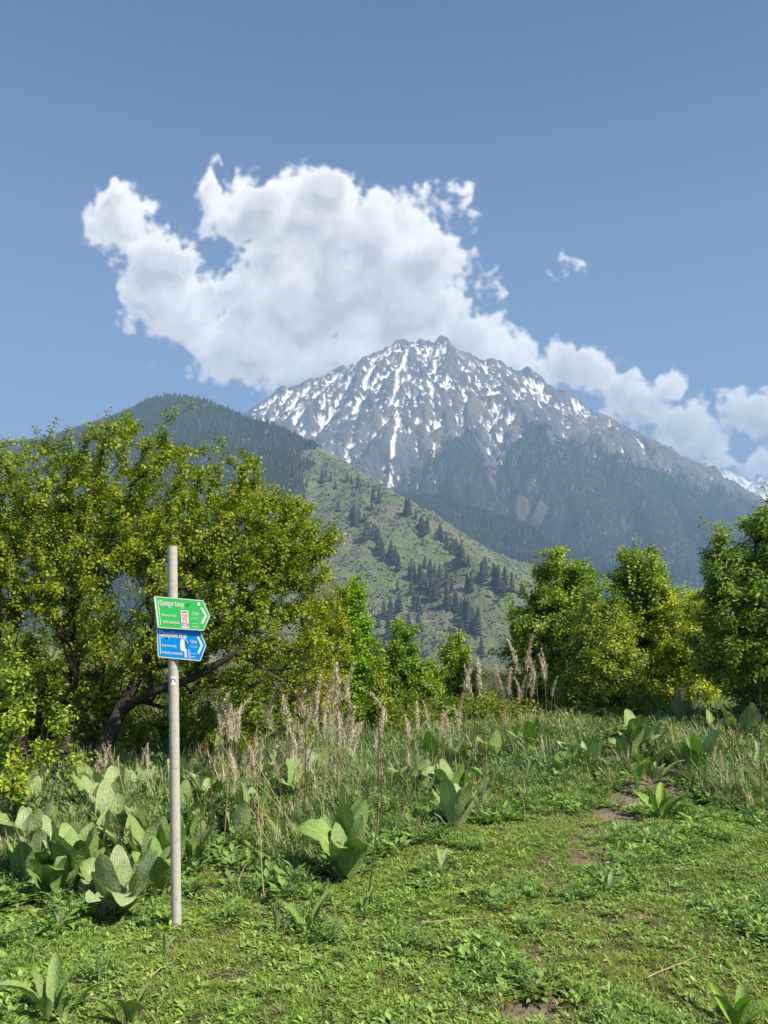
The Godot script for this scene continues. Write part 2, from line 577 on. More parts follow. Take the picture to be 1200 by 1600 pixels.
func build_mountains() -> void:
	var rock_n := noise(0.004, 4, 21)
	var snow_n := noise(0.012, 4, 22)
	var fine_n := noise(0.035, 3, 23)
	var earth := mat(Color.WHITE, 0.95)
	var bump := NoiseTexture2D.new()
	bump.width = 512
	bump.height = 512
	bump.seamless = true
	bump.noise = noise(0.02, 5, 77)
	bump.noise.seed = 77
	earth.heightmap_enabled = true
	earth.heightmap_texture = bump
	earth.heightmap_scale = 350.0
	earth.uv1_triplanar = true
	earth.uv1_world_triplanar = true
	earth.uv1_scale = Vector3.ONE * 0.012

	# ---- the snowy massif
	var f := new_field(-1250.0, 3050.0, -5520.0, -2750.0, 15.0)
	var top := crest([[240,760,5350],[330,690,5320],[385,650,5300],[408,632,5280],[430,620,5260],[455,608,5250],[480,597,5240],[512,585,5230],[540,577,5220],[560,571,5210],[580,564,5200],[592,552,5200],[605,545,5200],[618,537,5200],[632,532,5190],[645,539,5190],[655,542,5200],[664,546,5210],[672,542,5210],[680,540,5200],[688,535,5190],[698,541,5190],[706,543,5200],[718,551,5210],[732,556,5220],[745,563,5220],[758,566,5210],[770,563,5200],[780,567,5200],[792,574,5210],[805,580,5220],[835,591,5230],[850,600,5240],[878,617,5240],[900,629,5250],[930,645,5250],[950,655,5250],[985,672,5250],[1020,690,5250],[1060,710,5250],[1100,731,5250],[1140,752,5250],[1180,776,5250],[1230,805,5250],[1290,840,5250]])
	for k in top.size():
		top[k].y += rf(-7.0, 7.0) + 8.0
	ridge(f, top, 1.0, 2700.0)
	for s in [
		[[735,556,5215],[765,585,5000],[790,610,4800],[812,632,4620],[835,655,4430],[858,705,4150],[885,765,3850],[915,825,3500],[950,880,3150]],
		[[640,540,5190],[668,580,4980],[700,622,4740],[737,664,4440],[735,705,4200],[715,755,3900],[700,805,3550],[690,840,3250]],
		[[578,565,5200],[560,592,5020],[545,622,4800],[522,655,4600],[520,690,4400],[545,730,4100],[580,770,3800]],
		[[660,545,5200],[650,600,4900],[648,640,4650],[652,690,4380],[655,730,4150]],
		[[482,597,5240],[470,620,5080],[455,645,4900],[450,680,4600],[470,715,4300],[500,750,4000]],
		[[430,620,5260],[415,645,5100],[400,670,4900]],
		[[805,580,5220],[850,620,5000],[890,650,4800],[925,690,4550],[955,715,4380],[990,770,4050],[1020,830,3650],[1050,880,3300]],
		[[900,629,5250],[945,668,5000],[985,702,4780],[1030,738,4500],[1080,790,4150],[1120,850,3750]],
		[[985,672,5250],[1030,706,5020],[1080,740,4800],[1130,775,4500],[1170,820,4200],[1210,870,3800]],
		[[1100,731,5250],[1150,770,4950],[1190,805,4700],[1240,850,4300]]]:
		ridge(f, crest(s), 0.95, 900.0, 4.0)
	roughen(f, 0.0018, 70.0, 2, 31)
	roughen(f, 0.0055, 42.0, 3, 32)
	erode(f, 9, 0.02)
	roughen(f, 0.012, 16.0, 2, 34)
	erode(f, 2, 0.01)
	f = finer(f, 7.5)
	roughen(f, 0.0065, 34.0, 3, 36)
	ridge(f, top, 1.1, 170.0)
	roughen(f, 0.013, 18.0, 5, 35, FastNoiseLite.FRACTAL_RIDGED, 0.7)
	roughen(f, 0.045, 7.0, 2, 33, FastNoiseLite.FRACTAL_RIDGED)
	erode(f, 1, 0.004)
	var near := blurred(f, 3)
	var wide := blurred(f, 11)
	var cols := PackedColorArray()
	cols.resize(f.nx * f.nz)
	var couloir := [at(636, 575, 5050), at(622, 610, 4850), at(618, 650, 4600), at(622, 690, 4400), at(613, 725, 4200), at(609, 765, 4000)]
	for j in f.nz:
		for i in f.nx:
			var k := j * f.nx + i
			var x := f.x0 + i * f.cell
			var z := f.z0 + j * f.cell
			var y := f.h[k]
			var hollow := clampf((near[k] - y) / 6.0, -0.8, 0.8) + clampf((wide[k] - y) / 18.0, -1.3, 1.3)
			var gully := clampf(log(f.acc[k]) * 0.22 - 0.35, -0.3, 1.2)
			var s := hollow * 0.56 + gully * 0.22 + snow_n.get_noise_2d(x * 0.4, z * 0.4) * 1.3 + snow_n.get_noise_2d(x * 2.6, z * 1.6) * 1.2 + fine_n.get_noise_2d(x * 1.7, z * 1.2) * 1.0 - 0.78
			s += clampf((y - 1250.0) / 520.0, -2.6, 0.7) * 0.85
			var px := HX - F * x / z
			s += 0.45 * smoothstep(620.0, 480.0, px) - 0.35 * smoothstep(900.0, 1100.0, px)
			for q in couloir.size() - 1:
				var a: Vector3 = couloir[q]
				var b: Vector3 = couloir[q + 1]
				if z < a.z - 30.0 or z > b.z + 30.0:
					continue
				var t := clampf((z - a.z) / (b.z - a.z), 0.0, 1.0)
				s += 2.6 * exp(-pow((x - lerpf(a.x, b.x, t)) / (13.0 + 9.0 * snow_n.get_noise_2d(z, x)), 2))
			var snow := smoothstep(0.34, 0.52, s)
			var g := rock_n.get_noise_2d(x, z) * 0.5 + 0.5
			var rock := Color(0.070, 0.069, 0.072).lerp(Color(0.112, 0.101, 0.094), smoothstep(0.35, 0.75, g))
			rock = rock * (1.0 + fine_n.get_noise_2d(x * 1.7, z * 1.7) * 0.5)
			var turf := Color(0.050, 0.052, 0.032).lerp(Color(0.085, 0.075, 0.052), g)
			rock = rock.lerp(turf, smoothstep(1050.0, 820.0, y + g * 150.0))
			cols[k] = rock.lerp(Color(0.80, 0.83, 0.87), snow)
	struct("mountain", field_mesh(f, cols, -60.0), earth, "steep rocky mountain streaked with snow above dark spruce forest", "mountain")

	# ---- the wooded spur in front of it
	var b := new_field(-700.0, 1900.0, -3600.0, -1900.0, 10.0)
	ridge(b, crest([[440,690,3250],[500,712,3200],[560,740,3100],[612,765,3050],[680,778,3000],[747,793,2950],[800,813,2900],[846,838,2850],[900,864,2800],[952,888,2750],[1060,938,2650],[1160,985,2550],[1300,1010,2500]]), 0.62, 1500.0, 10.0)
	roughen(b, 0.003, 30.0, 4, 41)
	roughen(b, 0.02, 5.0, 2, 42)
	erode(b, 3, 0.01)
	var colb := PackedColorArray()
	colb.resize(b.nx * b.nz)
	for k in colb.size():
		var g := rock_n.get_noise_2d(k % b.nx * 30.0, k / b.nx * 30.0) * 0.5 + 0.5
		colb[k] = Color(0.05, 0.06, 0.03).lerp(Color(0.09, 0.085, 0.05), g)
	struct("mountain_spur", field_mesh(b, colb, -60.0), earth, "low mountain spur covered in dark spruce forest", "hill")

	# ---- the grassy hillside with a wooded shoulder
	var g := new_field(-2500.0, 620.0, -3400.0, -650.0, 9.5)
	ridge(g, crest([[-250,700,3200],[-120,690,3150],[0,690,3100],[100,688,3000],[150,668,2900],[185,652,2850],[222,634,2800],[258,624,2750],[285,621,2720],[320,632,2650],[350,642,2600],[385,657,2520],[420,668,2450],[455,680,2380],[490,698,2300]]), 0.60, 1500.0, 14.0)
	ridge(g, crest([[490,698,2300],[525,722,2150],[560,744,2000],[585,755,1930],[612,768,1860],[640,795,1760],[668,826,1660],[700,853,1580],[740,872,1500],[775,893,1430],[800,912,1380],[825,945,1300],[850,985,1200],[885,1030,1100]]), 0.66, 1500.0, 10.0)
	ridge(g, crest([[520,735,2060],[535,790,1850],[560,850,1650],[600,905,1480],[650,960,1330],[700,1010,1200]]), 0.62, 260.0, 20.0)
	ridge(g, crest([[440,720,2150],[450,800,1850],[480,880,1600],[520,950,1400],[560,1010,1250]]), 0.6, 300.0, 20.0)
	roughen(g, 0.0026, 26.0, 3, 51)
	roughen(g, 0.012, 7.0, 4, 52, FastNoiseLite.FRACTAL_RIDGED)
	erode(g, 4, 0.011)
	roughen(g, 0.05, 1.6, 2, 53)
	var colg := PackedColorArray()
	colg.resize(g.nx * g.nz)
	var tone := noise(0.0035, 3, 54)
	var patch := noise(0.02, 4, 55)
	var spots := noise(0.09, 2, 56)
	for j in g.nz:
		for i in g.nx:
			var x := g.x0 + i * g.cell
			var z := g.z0 + j * g.cell
			var t := tone.get_noise_2d(x, z) + patch.get_noise_2d(x, z) * 0.7
			var c := Color(0.088, 0.112, 0.056).lerp(Color(0.122, 0.118, 0.078), smoothstep(-0.05, 0.6, t))
			c = c.lerp(Color(0.10, 0.13, 0.05), smoothstep(0.1, 0.5, -t) * 0.6)
			c = c * (1.0 + spots.get_noise_2d(x, z) * 0.45)
			colg[j * g.nx + i] = c
	struct("hillside", field_mesh(g, colg, -60.0), earth, "grassy green hillside below the wooded shoulder", "hill")

	# ---- snow ridge far behind
	var r := new_field(3000.0, 7200.0, -10600.0, -8200.0, 30.0)
	ridge(r, crest([[960,800,9700],[1040,752,9600],[1080,740,9550],[1110,733,9500],[1135,738,9500],[1160,742,9500],[1185,752,9500],[1215,756,9500],[1260,790,9500],[1310,800,9500]]), 0.85, 3000.0)
	roughen(r, 0.0022, 150.0, 5, 61, FastNoiseLite.FRACTAL_RIDGED)
	erode(r, 3, 0.012)
	var rb := blurred(r, 2)
	var colr := PackedColorArray()
	colr.resize(r.nx * r.nz)
	for k in colr.size():
		var s := (rb[k] - r.h[k]) / 20.0 + 0.55 + 0.8 * fine_n.get_noise_2d(k % r.nx * 9.0, k / r.nx * 9.0)
		colr[k] = Color(0.13, 0.12, 0.115).lerp(Color(0.80, 0.83, 0.87), smoothstep(0.1, 0.35, s))
	struct("snow_ridge", field_mesh(r, colr, -60.0), earth, "distant snow covered ridge behind the mountain", "mountain")

	# ---- forests: far woods that read as one mass
	var needle := mat(Color.WHITE, 0.9)
	var lo := spruce_crown(3, 6, 5).mesh()
	var line := []
	for p in [[390,668],[440,690],[470,690],[500,706],[530,722],[560,748],[595,775],[613,790],[628,745],[660,722],[690,700],[715,682],[736,664],[752,705],[766,745],[775,735],[800,692],[831,657],[860,680],[900,697],[959,712],[1058,742],[1128,770],[1200,800]]:
		var hit := sight(f, p[0], p[1], 2800.0, 5400.0)
		if hit != Vector3.ZERO:
			line.append([p[0], hit.y])
	var bare := []
	for p in [[812,797,38.0],[822,792,26.0],[846,790,30.0],[843,805,20.0],[838,815,14.0],[1083,825,22.0],[1092,835,16.0],[768,738,30.0],[772,760,22.0],[1000,760,14.0],[925,770,12.0]]:
		var hit := sight(f, p[0], p[1], 2800.0, 5400.0)
		bare.append([hit, p[2]])
	var where: Array = []
	var tints := PackedColorArray()
	var wood := noise(0.006, 3, 71)
	var zz := -4900.0
	while zz < -2780.0:
		var xx := -900.0
		while xx < 2600.0:
			var x := xx + rf(-5.0, 5.0)
			var z := zz + rf(-5.0, 5.0)
			xx += 8.6
			var px := HX - F * x / z
			if px < 380.0 or px > 1260.0:
				continue
			var y := f.get_h(x, z)
			if y < -30.0:
				continue
			var w := wood.get_noise_2d(x, z)
			if y > table(line, px) + w * 130.0 - 20.0 + rf(-45.0, 30.0):
				continue
			if w < -0.58 + rf(-0.1, 0.1):
				continue
			var skip := false
			for q in bare:
				if absf(x - q[0].x) < q[1] * 1.5 and absf(z - q[0].z) < q[1] * 2.2 and Vector2((x - q[0].x), (z - q[0].z) * 0.6).length() < q[1] * rf(0.7, 1.2):
					skip = true
			if skip:
				continue
			var hh := rf(15.0, 27.0)
			where.append(Transform3D(Basis(Vector3.UP, rf(0, TAU)).scaled(Vector3(hh * rf(1.0, 1.35), hh, hh * rf(1.0, 1.35))), Vector3(x, y - 1.5, z)))
			var t := rf(0.7, 1.35)
			tints.append(Color(0.022 * t, 0.036 * t, 0.020 * t))
		zz += 8.6
	var fo := many("mountain_forest", lo, needle, where, tints)
	tag(fo, "dark spruce forest covering the lower mountain", "forest", "", "stuff")

	where = []
	tints = PackedColorArray()
	for side in 2:
		var fd: Field = [b, g][side]
		zz = [-3300.0, -3200.0][side]
		while zz < [-2000.0, -1250.0][side]:
			var xx: float = [-650.0, -2400.0][side]
			while xx < [1700.0, 450.0][side]:
				var x := xx + rf(-5.0, 5.0)
				var z := zz + rf(-5.0, 5.0)
				xx += 10.0
				var px := HX - F * x / z
				if px < -60.0 or px > 1230.0:
					continue
				var y := fd.get_h(x, z)
				if y < -20.0:
					continue
				var py := HY - F * (y - EYE) / -z
				var w := wood.get_noise_2d(x, z)
				if side == 1:
					# the shoulder's wood ends along a line running down from the saddle
					var edge := table([[600, 486], [690, 488], [740, 470], [800, 440], [900, 380], [1000, 330]], py)
					if px > edge + w * 40.0 + rf(-6.0, 6.0):
						continue
				if w < -0.7:
					continue
				var hh := rf(16.0, 28.0)
				where.append(Transform3D(Basis(Vector3.UP, rf(0, TAU)).scaled(Vector3(hh * rf(1.0, 1.3), hh, hh * rf(1.0, 1.3))), Vector3(x, y - 1.5, z)))
				var t := rf(0.7, 1.35)
				tints.append(Color(0.022 * t, 0.037 * t, 0.020 * t))
			zz += 10.0
	fo = many("spur_forest", lo, needle, where, tints)
	tag(fo, "dark spruce forest on the spur and shoulder before the mountain", "forest", "", "stuff")

	# ---- single spruces on the grassy hillside
	var marks := [[503,756],[560,763],[543,752],[549,757],[583,780],[592,786],[581,798],[529,799],[550,809],[555,823],[569,817],[583,839],[588,842],[592,844],[591,862],[599,877],[664,892],[672,900],[679,901],[687,912],[698,915],[706,923],[730,923],[736,925],[621,923],[643,931],[648,953],[654,959],[610,967],[619,959],[624,957],[607,989],[618,993],[591,981],[579,978],[570,985],[638,996],[645,999],[654,987],[780,927],[787,931],[789,915],[800,926],[816,936],[702,1007],[722,1010],[752,1030],[570,975],[600,968],[640,1003],[509,745],[517,752],[524,764]]
	# strips of trees down the shallow gullies, in ragged knots
	for s in [[592, 862, 678, 936, 10], [684, 938, 750, 992, 9], [640, 812, 768, 912, 14], [552, 808, 575, 846, 4], [565, 1000, 600, 1040, 5]]:
		for k in s[4]:
			var t: float = (k + rf(-0.45, 0.45)) / (s[4] - 1.0)
			var cx := lerpf(s[0], s[2], t) + rf(-5, 5)
			var cy := lerpf(s[1], s[3], t) + rf(-4, 4)
			for q in rng.randi_range(1, 5):
				marks.append([cx + rf(-5, 5), cy + rf(-3, 3)])
	var kinds := []
	for k in 3:
		kinds.append([spruce_crown(7, 9, 300 + k).mesh(), k])
	var trunk := MB.new()
	trunk.tube(PackedVector3Array([Vector3.ZERO, Vector3(0, 0.5, 0)]), PackedFloat32Array([0.018, 0.01]), 6, Color.WHITE)
	var tm := trunk.mesh()
	var bark := mat(Color(0.09, 0.07, 0.055), 0.95, false)
	var greens := []
	for k in 3:
		greens.append(mat(Color(0.021 + 0.003 * k, 0.036 + 0.004 * k, 0.019), 0.9))
	for p in marks:
		var hit := sight(g, p[0], p[1], 900.0, 2600.0)
		if hit == Vector3.ZERO:
			continue
		var t := base("spruce_tree", hit - Vector3(0, 1.0, 0))
		var hh := rf(24.0, 42.0)
		t.scale = Vector3(hh * rf(1.1, 1.45), hh, hh * rf(1.1, 1.45))
		t.rotation.y = rf(0, TAU)
		obj("trunk", tm, bark, t)
		obj("crown", kinds[rng.randi() % 3][0], greens[rng.randi() % 3], t)
		tag(t, "dark pointed spruce standing on the grassy hillside", "tree", "spruces on the grassy hillside")

	# ---- scrub on the hillside
	var bush := MB.new()
	for k in 26:
		var d := rdir()
		d.y = absf(d.y) * 0.8
		var c := d * rf(0.3, 0.55)
		var q := rdir() * rf(0.2, 0.38)
		var w := d.cross(q).normalized() * rf(0.2, 0.38)
		var sh := rf(0.8, 1.2)
		bush.tri(c + q, c - q * 0.6 + w, c - q * 0.6 - w, Color(sh, sh, sh))
		bush.tri(c + w, c - w * 0.7 + d * 0.3, c - q, Color(sh, sh, sh))
	where = []
	tints = PackedColorArray()
	for k in 42000:
		var x := rf(-900.0, 560.0)
		var z := rf(-2250.0, -800.0)
		var px := HX - F * x / z
		if px < 420.0 or px > 900.0:
			continue
		var y := g.get_h(x, z)
		if y < -42.0:
			continue
		var w := patch.get_noise_2d(x, z) + tone.get_noise_2d(x * 2.0, z * 2.0) * 0.6
		if w < rf(-0.35, 0.25):
			continue
		var s := rf(2.0, 5.5)
		where.append(Transform3D(Basis(Vector3.UP, rf(0, TAU)).scaled(Vector3(s, s * rf(0.55, 0.9), s)), Vector3(x, y - 0.1, z)))
		var t := rf(0.75, 1.3)
		tints.append(Color(0.062 * t, 0.084 * t, 0.036 * t) if rng.randf() < 0.75 else Color(0.115 * t, 0.105 * t, 0.062 * t))
	var sc := many("hillside_scrub", bush.mesh(), needle, where, tints)
	tag(sc, "low grey green scrub scattered over the grassy hillside", "scrub", "", "stuff")

# ------------------------------------------------------------------ meadow
var dirt_spots := []
func dirt(x: float, z: float) -> float:
	var s := 0.0
	for p in dirt_spots:
		var q := Vector2((x - p[0].x) / p[1], (z - p[0].z) / p[2]).length_squared()
		if q < 6.0:
			s = maxf(s, p[3] * exp(-q))
	return s

var rim := []
func lawn_edge(x: float) -> float:
	return table(rim, x)

func build_ground() -> void:
	var xs := PackedFloat32Array()
	var x := 0.0
	var st := 0.07
	while x < 9000.0:
		xs.append(x)
		x += st
		if x > 4.5:
			st *= 1.13
	var full := PackedFloat32Array()
	for k in range(xs.size() - 1, 0, -1):
		full.append(-xs[k])
	full.append_array(xs)
	var zs := PackedFloat32Array()
	var z := 2.0
	var back := PackedFloat32Array()
	st = 0.3
	while z < 3000.0:
		back.append(z)
		z += st
		st *= 1.3
	for k in range(back.size() - 1, -1, -1):
		zs.append(back[k])
	z = 1.8
	st = 0.09
	while z > -12000.0:
		zs.append(z)
		z -= st
		if z < -13.0:
			st *= 1.07
	var m := MB.new()
	var tone := noise(0.9, 3, 81)
	var fine := noise(6.0, 3, 82)
	var big := noise(0.01, 3, 83)
	for zz in zs:
		for xx in full:
			var y := gh(xx, zz)
			var d := -zz
			var c: Color
			if d < 60.0 and absf(xx) < 40.0:
				var g := tone.get_noise_2d(xx, zz)
				c = Color(0.050, 0.058, 0.024).lerp(Color(0.085, 0.070, 0.042), smoothstep(0.0, 0.5, g))
				var dd := dirt(xx, zz)
				if dd > 0.01:
					dd = smoothstep(0.25, 0.75, dd + fine.get_noise_2d(xx, zz) * 0.25)
					c = c.lerp(Color(0.150, 0.122, 0.094), dd)
					y -= 0.025 * dd
				c = c * (1.0 + fine.get_noise_2d(xx * 1.3, zz * 1.3) * 0.5)
			else:
				c = Color(0.06, 0.085, 0.03).lerp(Color(0.10, 0.10, 0.05), big.get_noise_2d(xx, zz) * 0.5 + 0.5)
			m.vert(Vector3(xx, y, zz), Vector3.UP, c)
	var nx := full.size()
	for j in zs.size() - 1:
		for i in nx - 1:
			var k := j * nx + i
			m.i.append(k); m.i.append(k + nx + 1); m.i.append(k + 1)
			m.i.append(k); m.i.append(k + nx); m.i.append(k + nx + 1)
	for j in range(1, zs.size() - 1):
		for i in range(1, nx - 1):
			var k := j * nx + i
			var n := (m.v[k + 1] - m.v[k - 1]).cross(m.v[k - nx] - m.v[k + nx])
			m.n[k] = (n if n.y > 0 else -n).normalized()
	var e := mat(Color.WHITE, 0.95)
	var t := NoiseTexture2D.new()
	t.width = 512
	t.height = 512
	t.seamless = true
	t.noise = noise(0.04, 5, 84)
	e.heightmap_enabled = true
	e.heightmap_texture = t
	e.heightmap_scale = 2.5
	e.uv1_triplanar = true
	e.uv1_world_triplanar = true
	e.uv1_scale = Vector3.ONE * 1.1
	struct("ground", m.mesh(), e, "meadow ground with bare earth showing along a trodden path", "ground")

func blade(m: MB, at0: Vector3, dir: Vector3, len: float, wid: float, bend: float, col: Color, segs := 3) -> void:
	var side := dir.cross(Vector3.UP)
	if side.length() < 0.05:
		side = Vector3(1, 0, 0)
	side = side.normalized()
	var flat := Vector3(dir.x, 0, dir.z).normalized()
	var p := at0
	var d := dir.normalized()
	var k0 := m.v.size()
	for s in segs + 1:
		var f := float(s) / segs
		var w := wid * (1.0 - f * f) * (0.75 + 0.25 * minf(f * 4.0, 1.0))
		var n := d.cross(side).normalized()
		if n.y < 0:
			n = -n
		if s < segs:
			m.vert(p - side * w, n, col)
			m.vert(p + side * w, n, col)
		else:
			m.vert(p, n, col)
		d = (d + (flat * bend - Vector3(0, bend * 0.55, 0)) / segs).normalized()
		p += d * len / segs
	for s in segs - 1:
		var k := k0 + s * 2
		m.i.append(k); m.i.append(k + 1); m.i.append(k + 3)
		m.i.append(k); m.i.append(k + 3); m.i.append(k + 2)
	var q := k0 + (segs - 1) * 2
	m.i.append(q); m.i.append(q + 1); m.i.append(q + 2)

func leaflet(m: MB, p: Vector3, dir: Vector3, up: Vector3, len: float, wid: float, col: Color, fold := 0.25, droop := 0.15) -> void:
	# a small leaf of four faces, folded along its midrib
	var side := dir.cross(up).normalized()
	var n := side.cross(dir).normalized()
	var a := p
	var mid := p + dir * len * 0.48 - n * droop * len * 0.25
	var tip := p + dir * len - n * droop * len
	var l := mid - side * wid * 0.5 + n * fold * wid
	var r := mid + side * wid * 0.5 + n * fold * wid
	var nl := (n + side * fold * 1.5).normalized()
	var nr := (n - side * fold * 1.5).normalized()
	var k := m.v.size()
	m.vert(a, nl, col); m.vert(l, nl, col); m.vert(mid, nl, col); m.vert(tip, nl, col)
	m.vert(a, nr, col); m.vert(r, nr, col); m.vert(mid, nr, col); m.vert(tip, nr, col)
	for t in [0, 1, 2, 1, 3, 2, 4, 6, 5, 5, 6, 7]:
		m.i.append(k + t)

func shade_of() -> Color:
	var s := rf(0.75, 1.25)
	return Color(s * rf(0.92, 1.1), s, s * rf(0.85, 1.1))

func build_meadow() -> void:
	var gm := leaf_mat(Color(0.700, 0.800, 0.350), 0.5)
	# tufts: short grass, long grass, broad-leaved weeds, feathery herbs
	var short := []
	var long := []
	var weed := []
	var feather := []
	for v in 3:
		var m := MB.new()
		for k in 12:
			var a := rf(0, TAU)
			var o := Vector3(cos(a), 0, sin(a)) * rf(0.0, 0.35)
			blade(m, o, Vector3(rf(-0.7, 0.7), 1.0, rf(-0.7, 0.7)), rf(0.5, 1.2), rf(0.03, 0.055), rf(0.3, 1.2), shade_of(), 3)
		short.append(m)
		m = MB.new()
		for k in 14:
			var a := rf(0, TAU)
			var o := Vector3(cos(a), 0, sin(a)) * rf(0.0, 0.12)
			blade(m, o, Vector3(rf(-0.3, 0.3), 1.0, rf(-0.3, 0.3)), rf(0.55, 1.15), rf(0.007, 0.014), rf(0.15, 1.0), shade_of(), 4)
		long.append(m)
		m = MB.new()
		for k in 11:
			var a := rf(0, TAU)
			var d := Vector3(cos(a), rf(0.1, 0.9), sin(a)).normalized()
			leaflet(m, d * rf(0.05, 0.5) + Vector3(0, rf(0.0, 0.3), 0), d, Vector3.UP, rf(0.45, 0.8), rf(0.22, 0.42), shade_of(), rf(0.05, 0.25), rf(0.0, 0.4))
		weed.append(m)
		m = MB.new()
		for s in 5:
			var a := rf(0, TAU)
			var d := Vector3(cos(a) * rf(0.1, 0.6), 1.0, sin(a) * rf(0.1, 0.6)).normalized()
			var len := rf(0.6, 1.0)
			var sc := shade_of()
			blade(m, Vector3.ZERO, d, len, 0.012, 0.3, sc, 2)
			for k in 11:
				var f := 0.15 + 0.85 * k / 11.0
				var e := (rdir() + d * 0.5 + Vector3(0, 0.25, 0)).normalized()
				leaflet(m, d * len * f, e, Vector3.UP, rf(0.14, 0.3) * (1.2 - 0.5 * f), 0.06, sc * rf(0.85, 1.15), 0.1, 0.3)
		feather.append(m)
	var sets := {}
	for k in ["short", "long", "weed", "feather"]:
		for v in 3:
			sets[k + str(v)] = [[], PackedColorArray()]
	var clump := noise(0.9, 3, 91)
	var hue := noise(0.5, 3, 92)
	var fine := noise(3.5, 2, 93)
	var total := 150000
	for k in total:
		# even cover over the strip of meadow in sight, a step wider on both sides
		var d := sqrt(rng.randf()) * 15.5 + 0.4
		if k % 2:
			d = rf(2.3, 8.0)
		var x := rf(-1.0, 1.0) * (d * 0.54 + 0.9)
		var z := -d
		var edge := lawn_edge(x) + clump.get_noise_2d(x * 1.5, z * 1.5) * 0.5
		var bare := dirt(x, z)
		var c := clump.get_noise_2d(x, z)
		var y := gh(x, z)
		var hh := hue.get_noise_2d(x, z)
		var q := fine.get_noise_2d(x, z)
		var t := rf(0.75, 1.3)
		var col := Color(0.190, 0.315, 0.056).lerp(Color(0.265, 0.335, 0.075), clampf(0.5 + hh * 1.4, 0, 1)) * t
		if d < edge:
			if bare + q * 0.25 > rf(0.35, 0.7):
				continue
			if q < -0.25 and rng.randf() < 0.7:
				continue
			var kind := "weed" if rng.randf() < 0.38 + c * 0.6 - bare * 0.5 else "short"
			var s := rf(0.028, 0.062) * (1.0 + 0.8 * smoothstep(0.0, 0.5, c))
			if kind == "weed":
				s *= rf(0.55, 1.0)
				col = Color(0.175, 0.315, 0.070).lerp(Color(0.245, 0.350, 0.088), rng.randf()) * t
			elif rng.randf() < 0.06 + bare * 0.5:
				col = Color(0.300, 0.260, 0.140) * t
			if kind == "weed" and c > 0.15 and rng.randf() < 0.10:
				kind = "feather"
				s = rf(0.09, 0.17)
				col = Color(0.166, 0.289, 0.079) * t
			var b := Basis(Vector3.UP, rf(0, TAU)) * Basis(Vector3(1, 0, 0), rf(-0.25, 0.25))
			var key := kind + str(rng.randi() % 3)
			sets[key][0].append(Transform3D(b.scaled(Vector3(s, s * rf(0.6, 1.1), s)), Vector3(x, y - 0.004, z)))
			sets[key][1].append(col)
		else:
			if rng.randf() > 0.40 + c * 0.5:
				continue
			if bare > rf(0.3, 0.6):
				continue
			var grown := smoothstep(0.0, 2.2, d - edge)   # the growth is lower where the lawn begins
			var r := rng.randf()
			var kind := "long"
			var s := rf(0.15, 0.40) * (0.35 + 0.65 * grown) * (1.0 + 0.8 * c)
			col = Color(0.17, 0.285, 0.10).lerp(Color(0.21, 0.30, 0.15), rng.randf()) * t
			if r > 0.975:
				s = rf(0.30, 0.60) * (0.4 + 0.6 * grown)
				col = Color(0.46, 0.38, 0.24) * t
			elif r < 0.24:
				kind = "feather"
				s = rf(0.14, 0.40) * (0.4 + 0.6 * grown)
				col = Color(0.149, 0.263, 0.070).lerp(Color(0.210, 0.298, 0.105), rng.randf()) * t
			elif r < 0.54:
				kind = "weed"
				s = rf(0.06, 0.15)
				col = Color(0.166, 0.298, 0.067) * t
			var b := Basis(Vector3.UP, rf(0, TAU)) * Basis(Vector3(1, 0, 0), rf(-0.15, 0.15))
			var key := kind + str(rng.randi() % 3)
			sets[key][0].append(Transform3D(b.scaled(Vector3(s, s, s)), Vector3(x, y - 0.01, z)))
			sets[key][1].append(col)
	var says := {"short": ["grass", "short trodden grass of the meadow"], "long": ["tall_grass", "tall bluish green grass behind the lawn"], "weed": ["ground_cover", "small broad leaved weeds among the grass"], "feather": ["feathery_herbs", "feathery fine leaved herbs in the meadow"]}
	for k in says:
		var root := base(says[k][0])
		tag(root, says[k][1], "grass" if k in ["short", "long"] else "herbs", "", "stuff")
		var ms: Array = {"short": short, "long": long, "weed": weed, "feather": feather}[k]
		for v in 3:
			var part := many("tufts", ms[v].mesh(), gm, sets[k + str(v)][0], sets[k + str(v)][1], root)
			part.set_meta("kind", "stuff")
	# pale dry bits lying in the lawn
	var bit := MB.new()
	leaflet(bit, Vector3.ZERO, Vector3(1, 0.05, 0), Vector3.UP, 1.0, 0.4, Color.WHITE, 0.2, 0.2)
	var where: Array = []
	var tints := PackedColorArray()
	for k in 900:
		var d := rf(2.4, 8.0)
		var x := rf(-1.0, 1.0) * (d * 0.54 + 0.6)
		var s := rf(0.015, 0.045)
		if rng.randf() < 0.5 and dirt(x, -d) < 0.08:
			continue
		where.append(Transform3D(Basis.from_euler(Vector3(rf(-0.4, 0.4), rf(0, TAU), rf(-0.4, 0.4))).scaled(Vector3(s, s, s * rf(0.3, 1.0))), Vector3(x, gh(x, -d) + rf(0.008, 0.03), -d)))
		var t := rf(0.6, 1.2)
		tints.append(Color(0.42 * t, 0.35 * t, 0.22 * t))
	var dl := many("dry_leaves", bit.mesh(), mat(Color.WHITE, 0.8), where, tints)
	tag(dl, "pale dry leaf bits littering the lawn", "leaf litter", "", "stuff")

# ------------------------------------------------------------------ broad-leaved plants
var blades_big := []
var blades_narrow := []
var leaf_looks := []

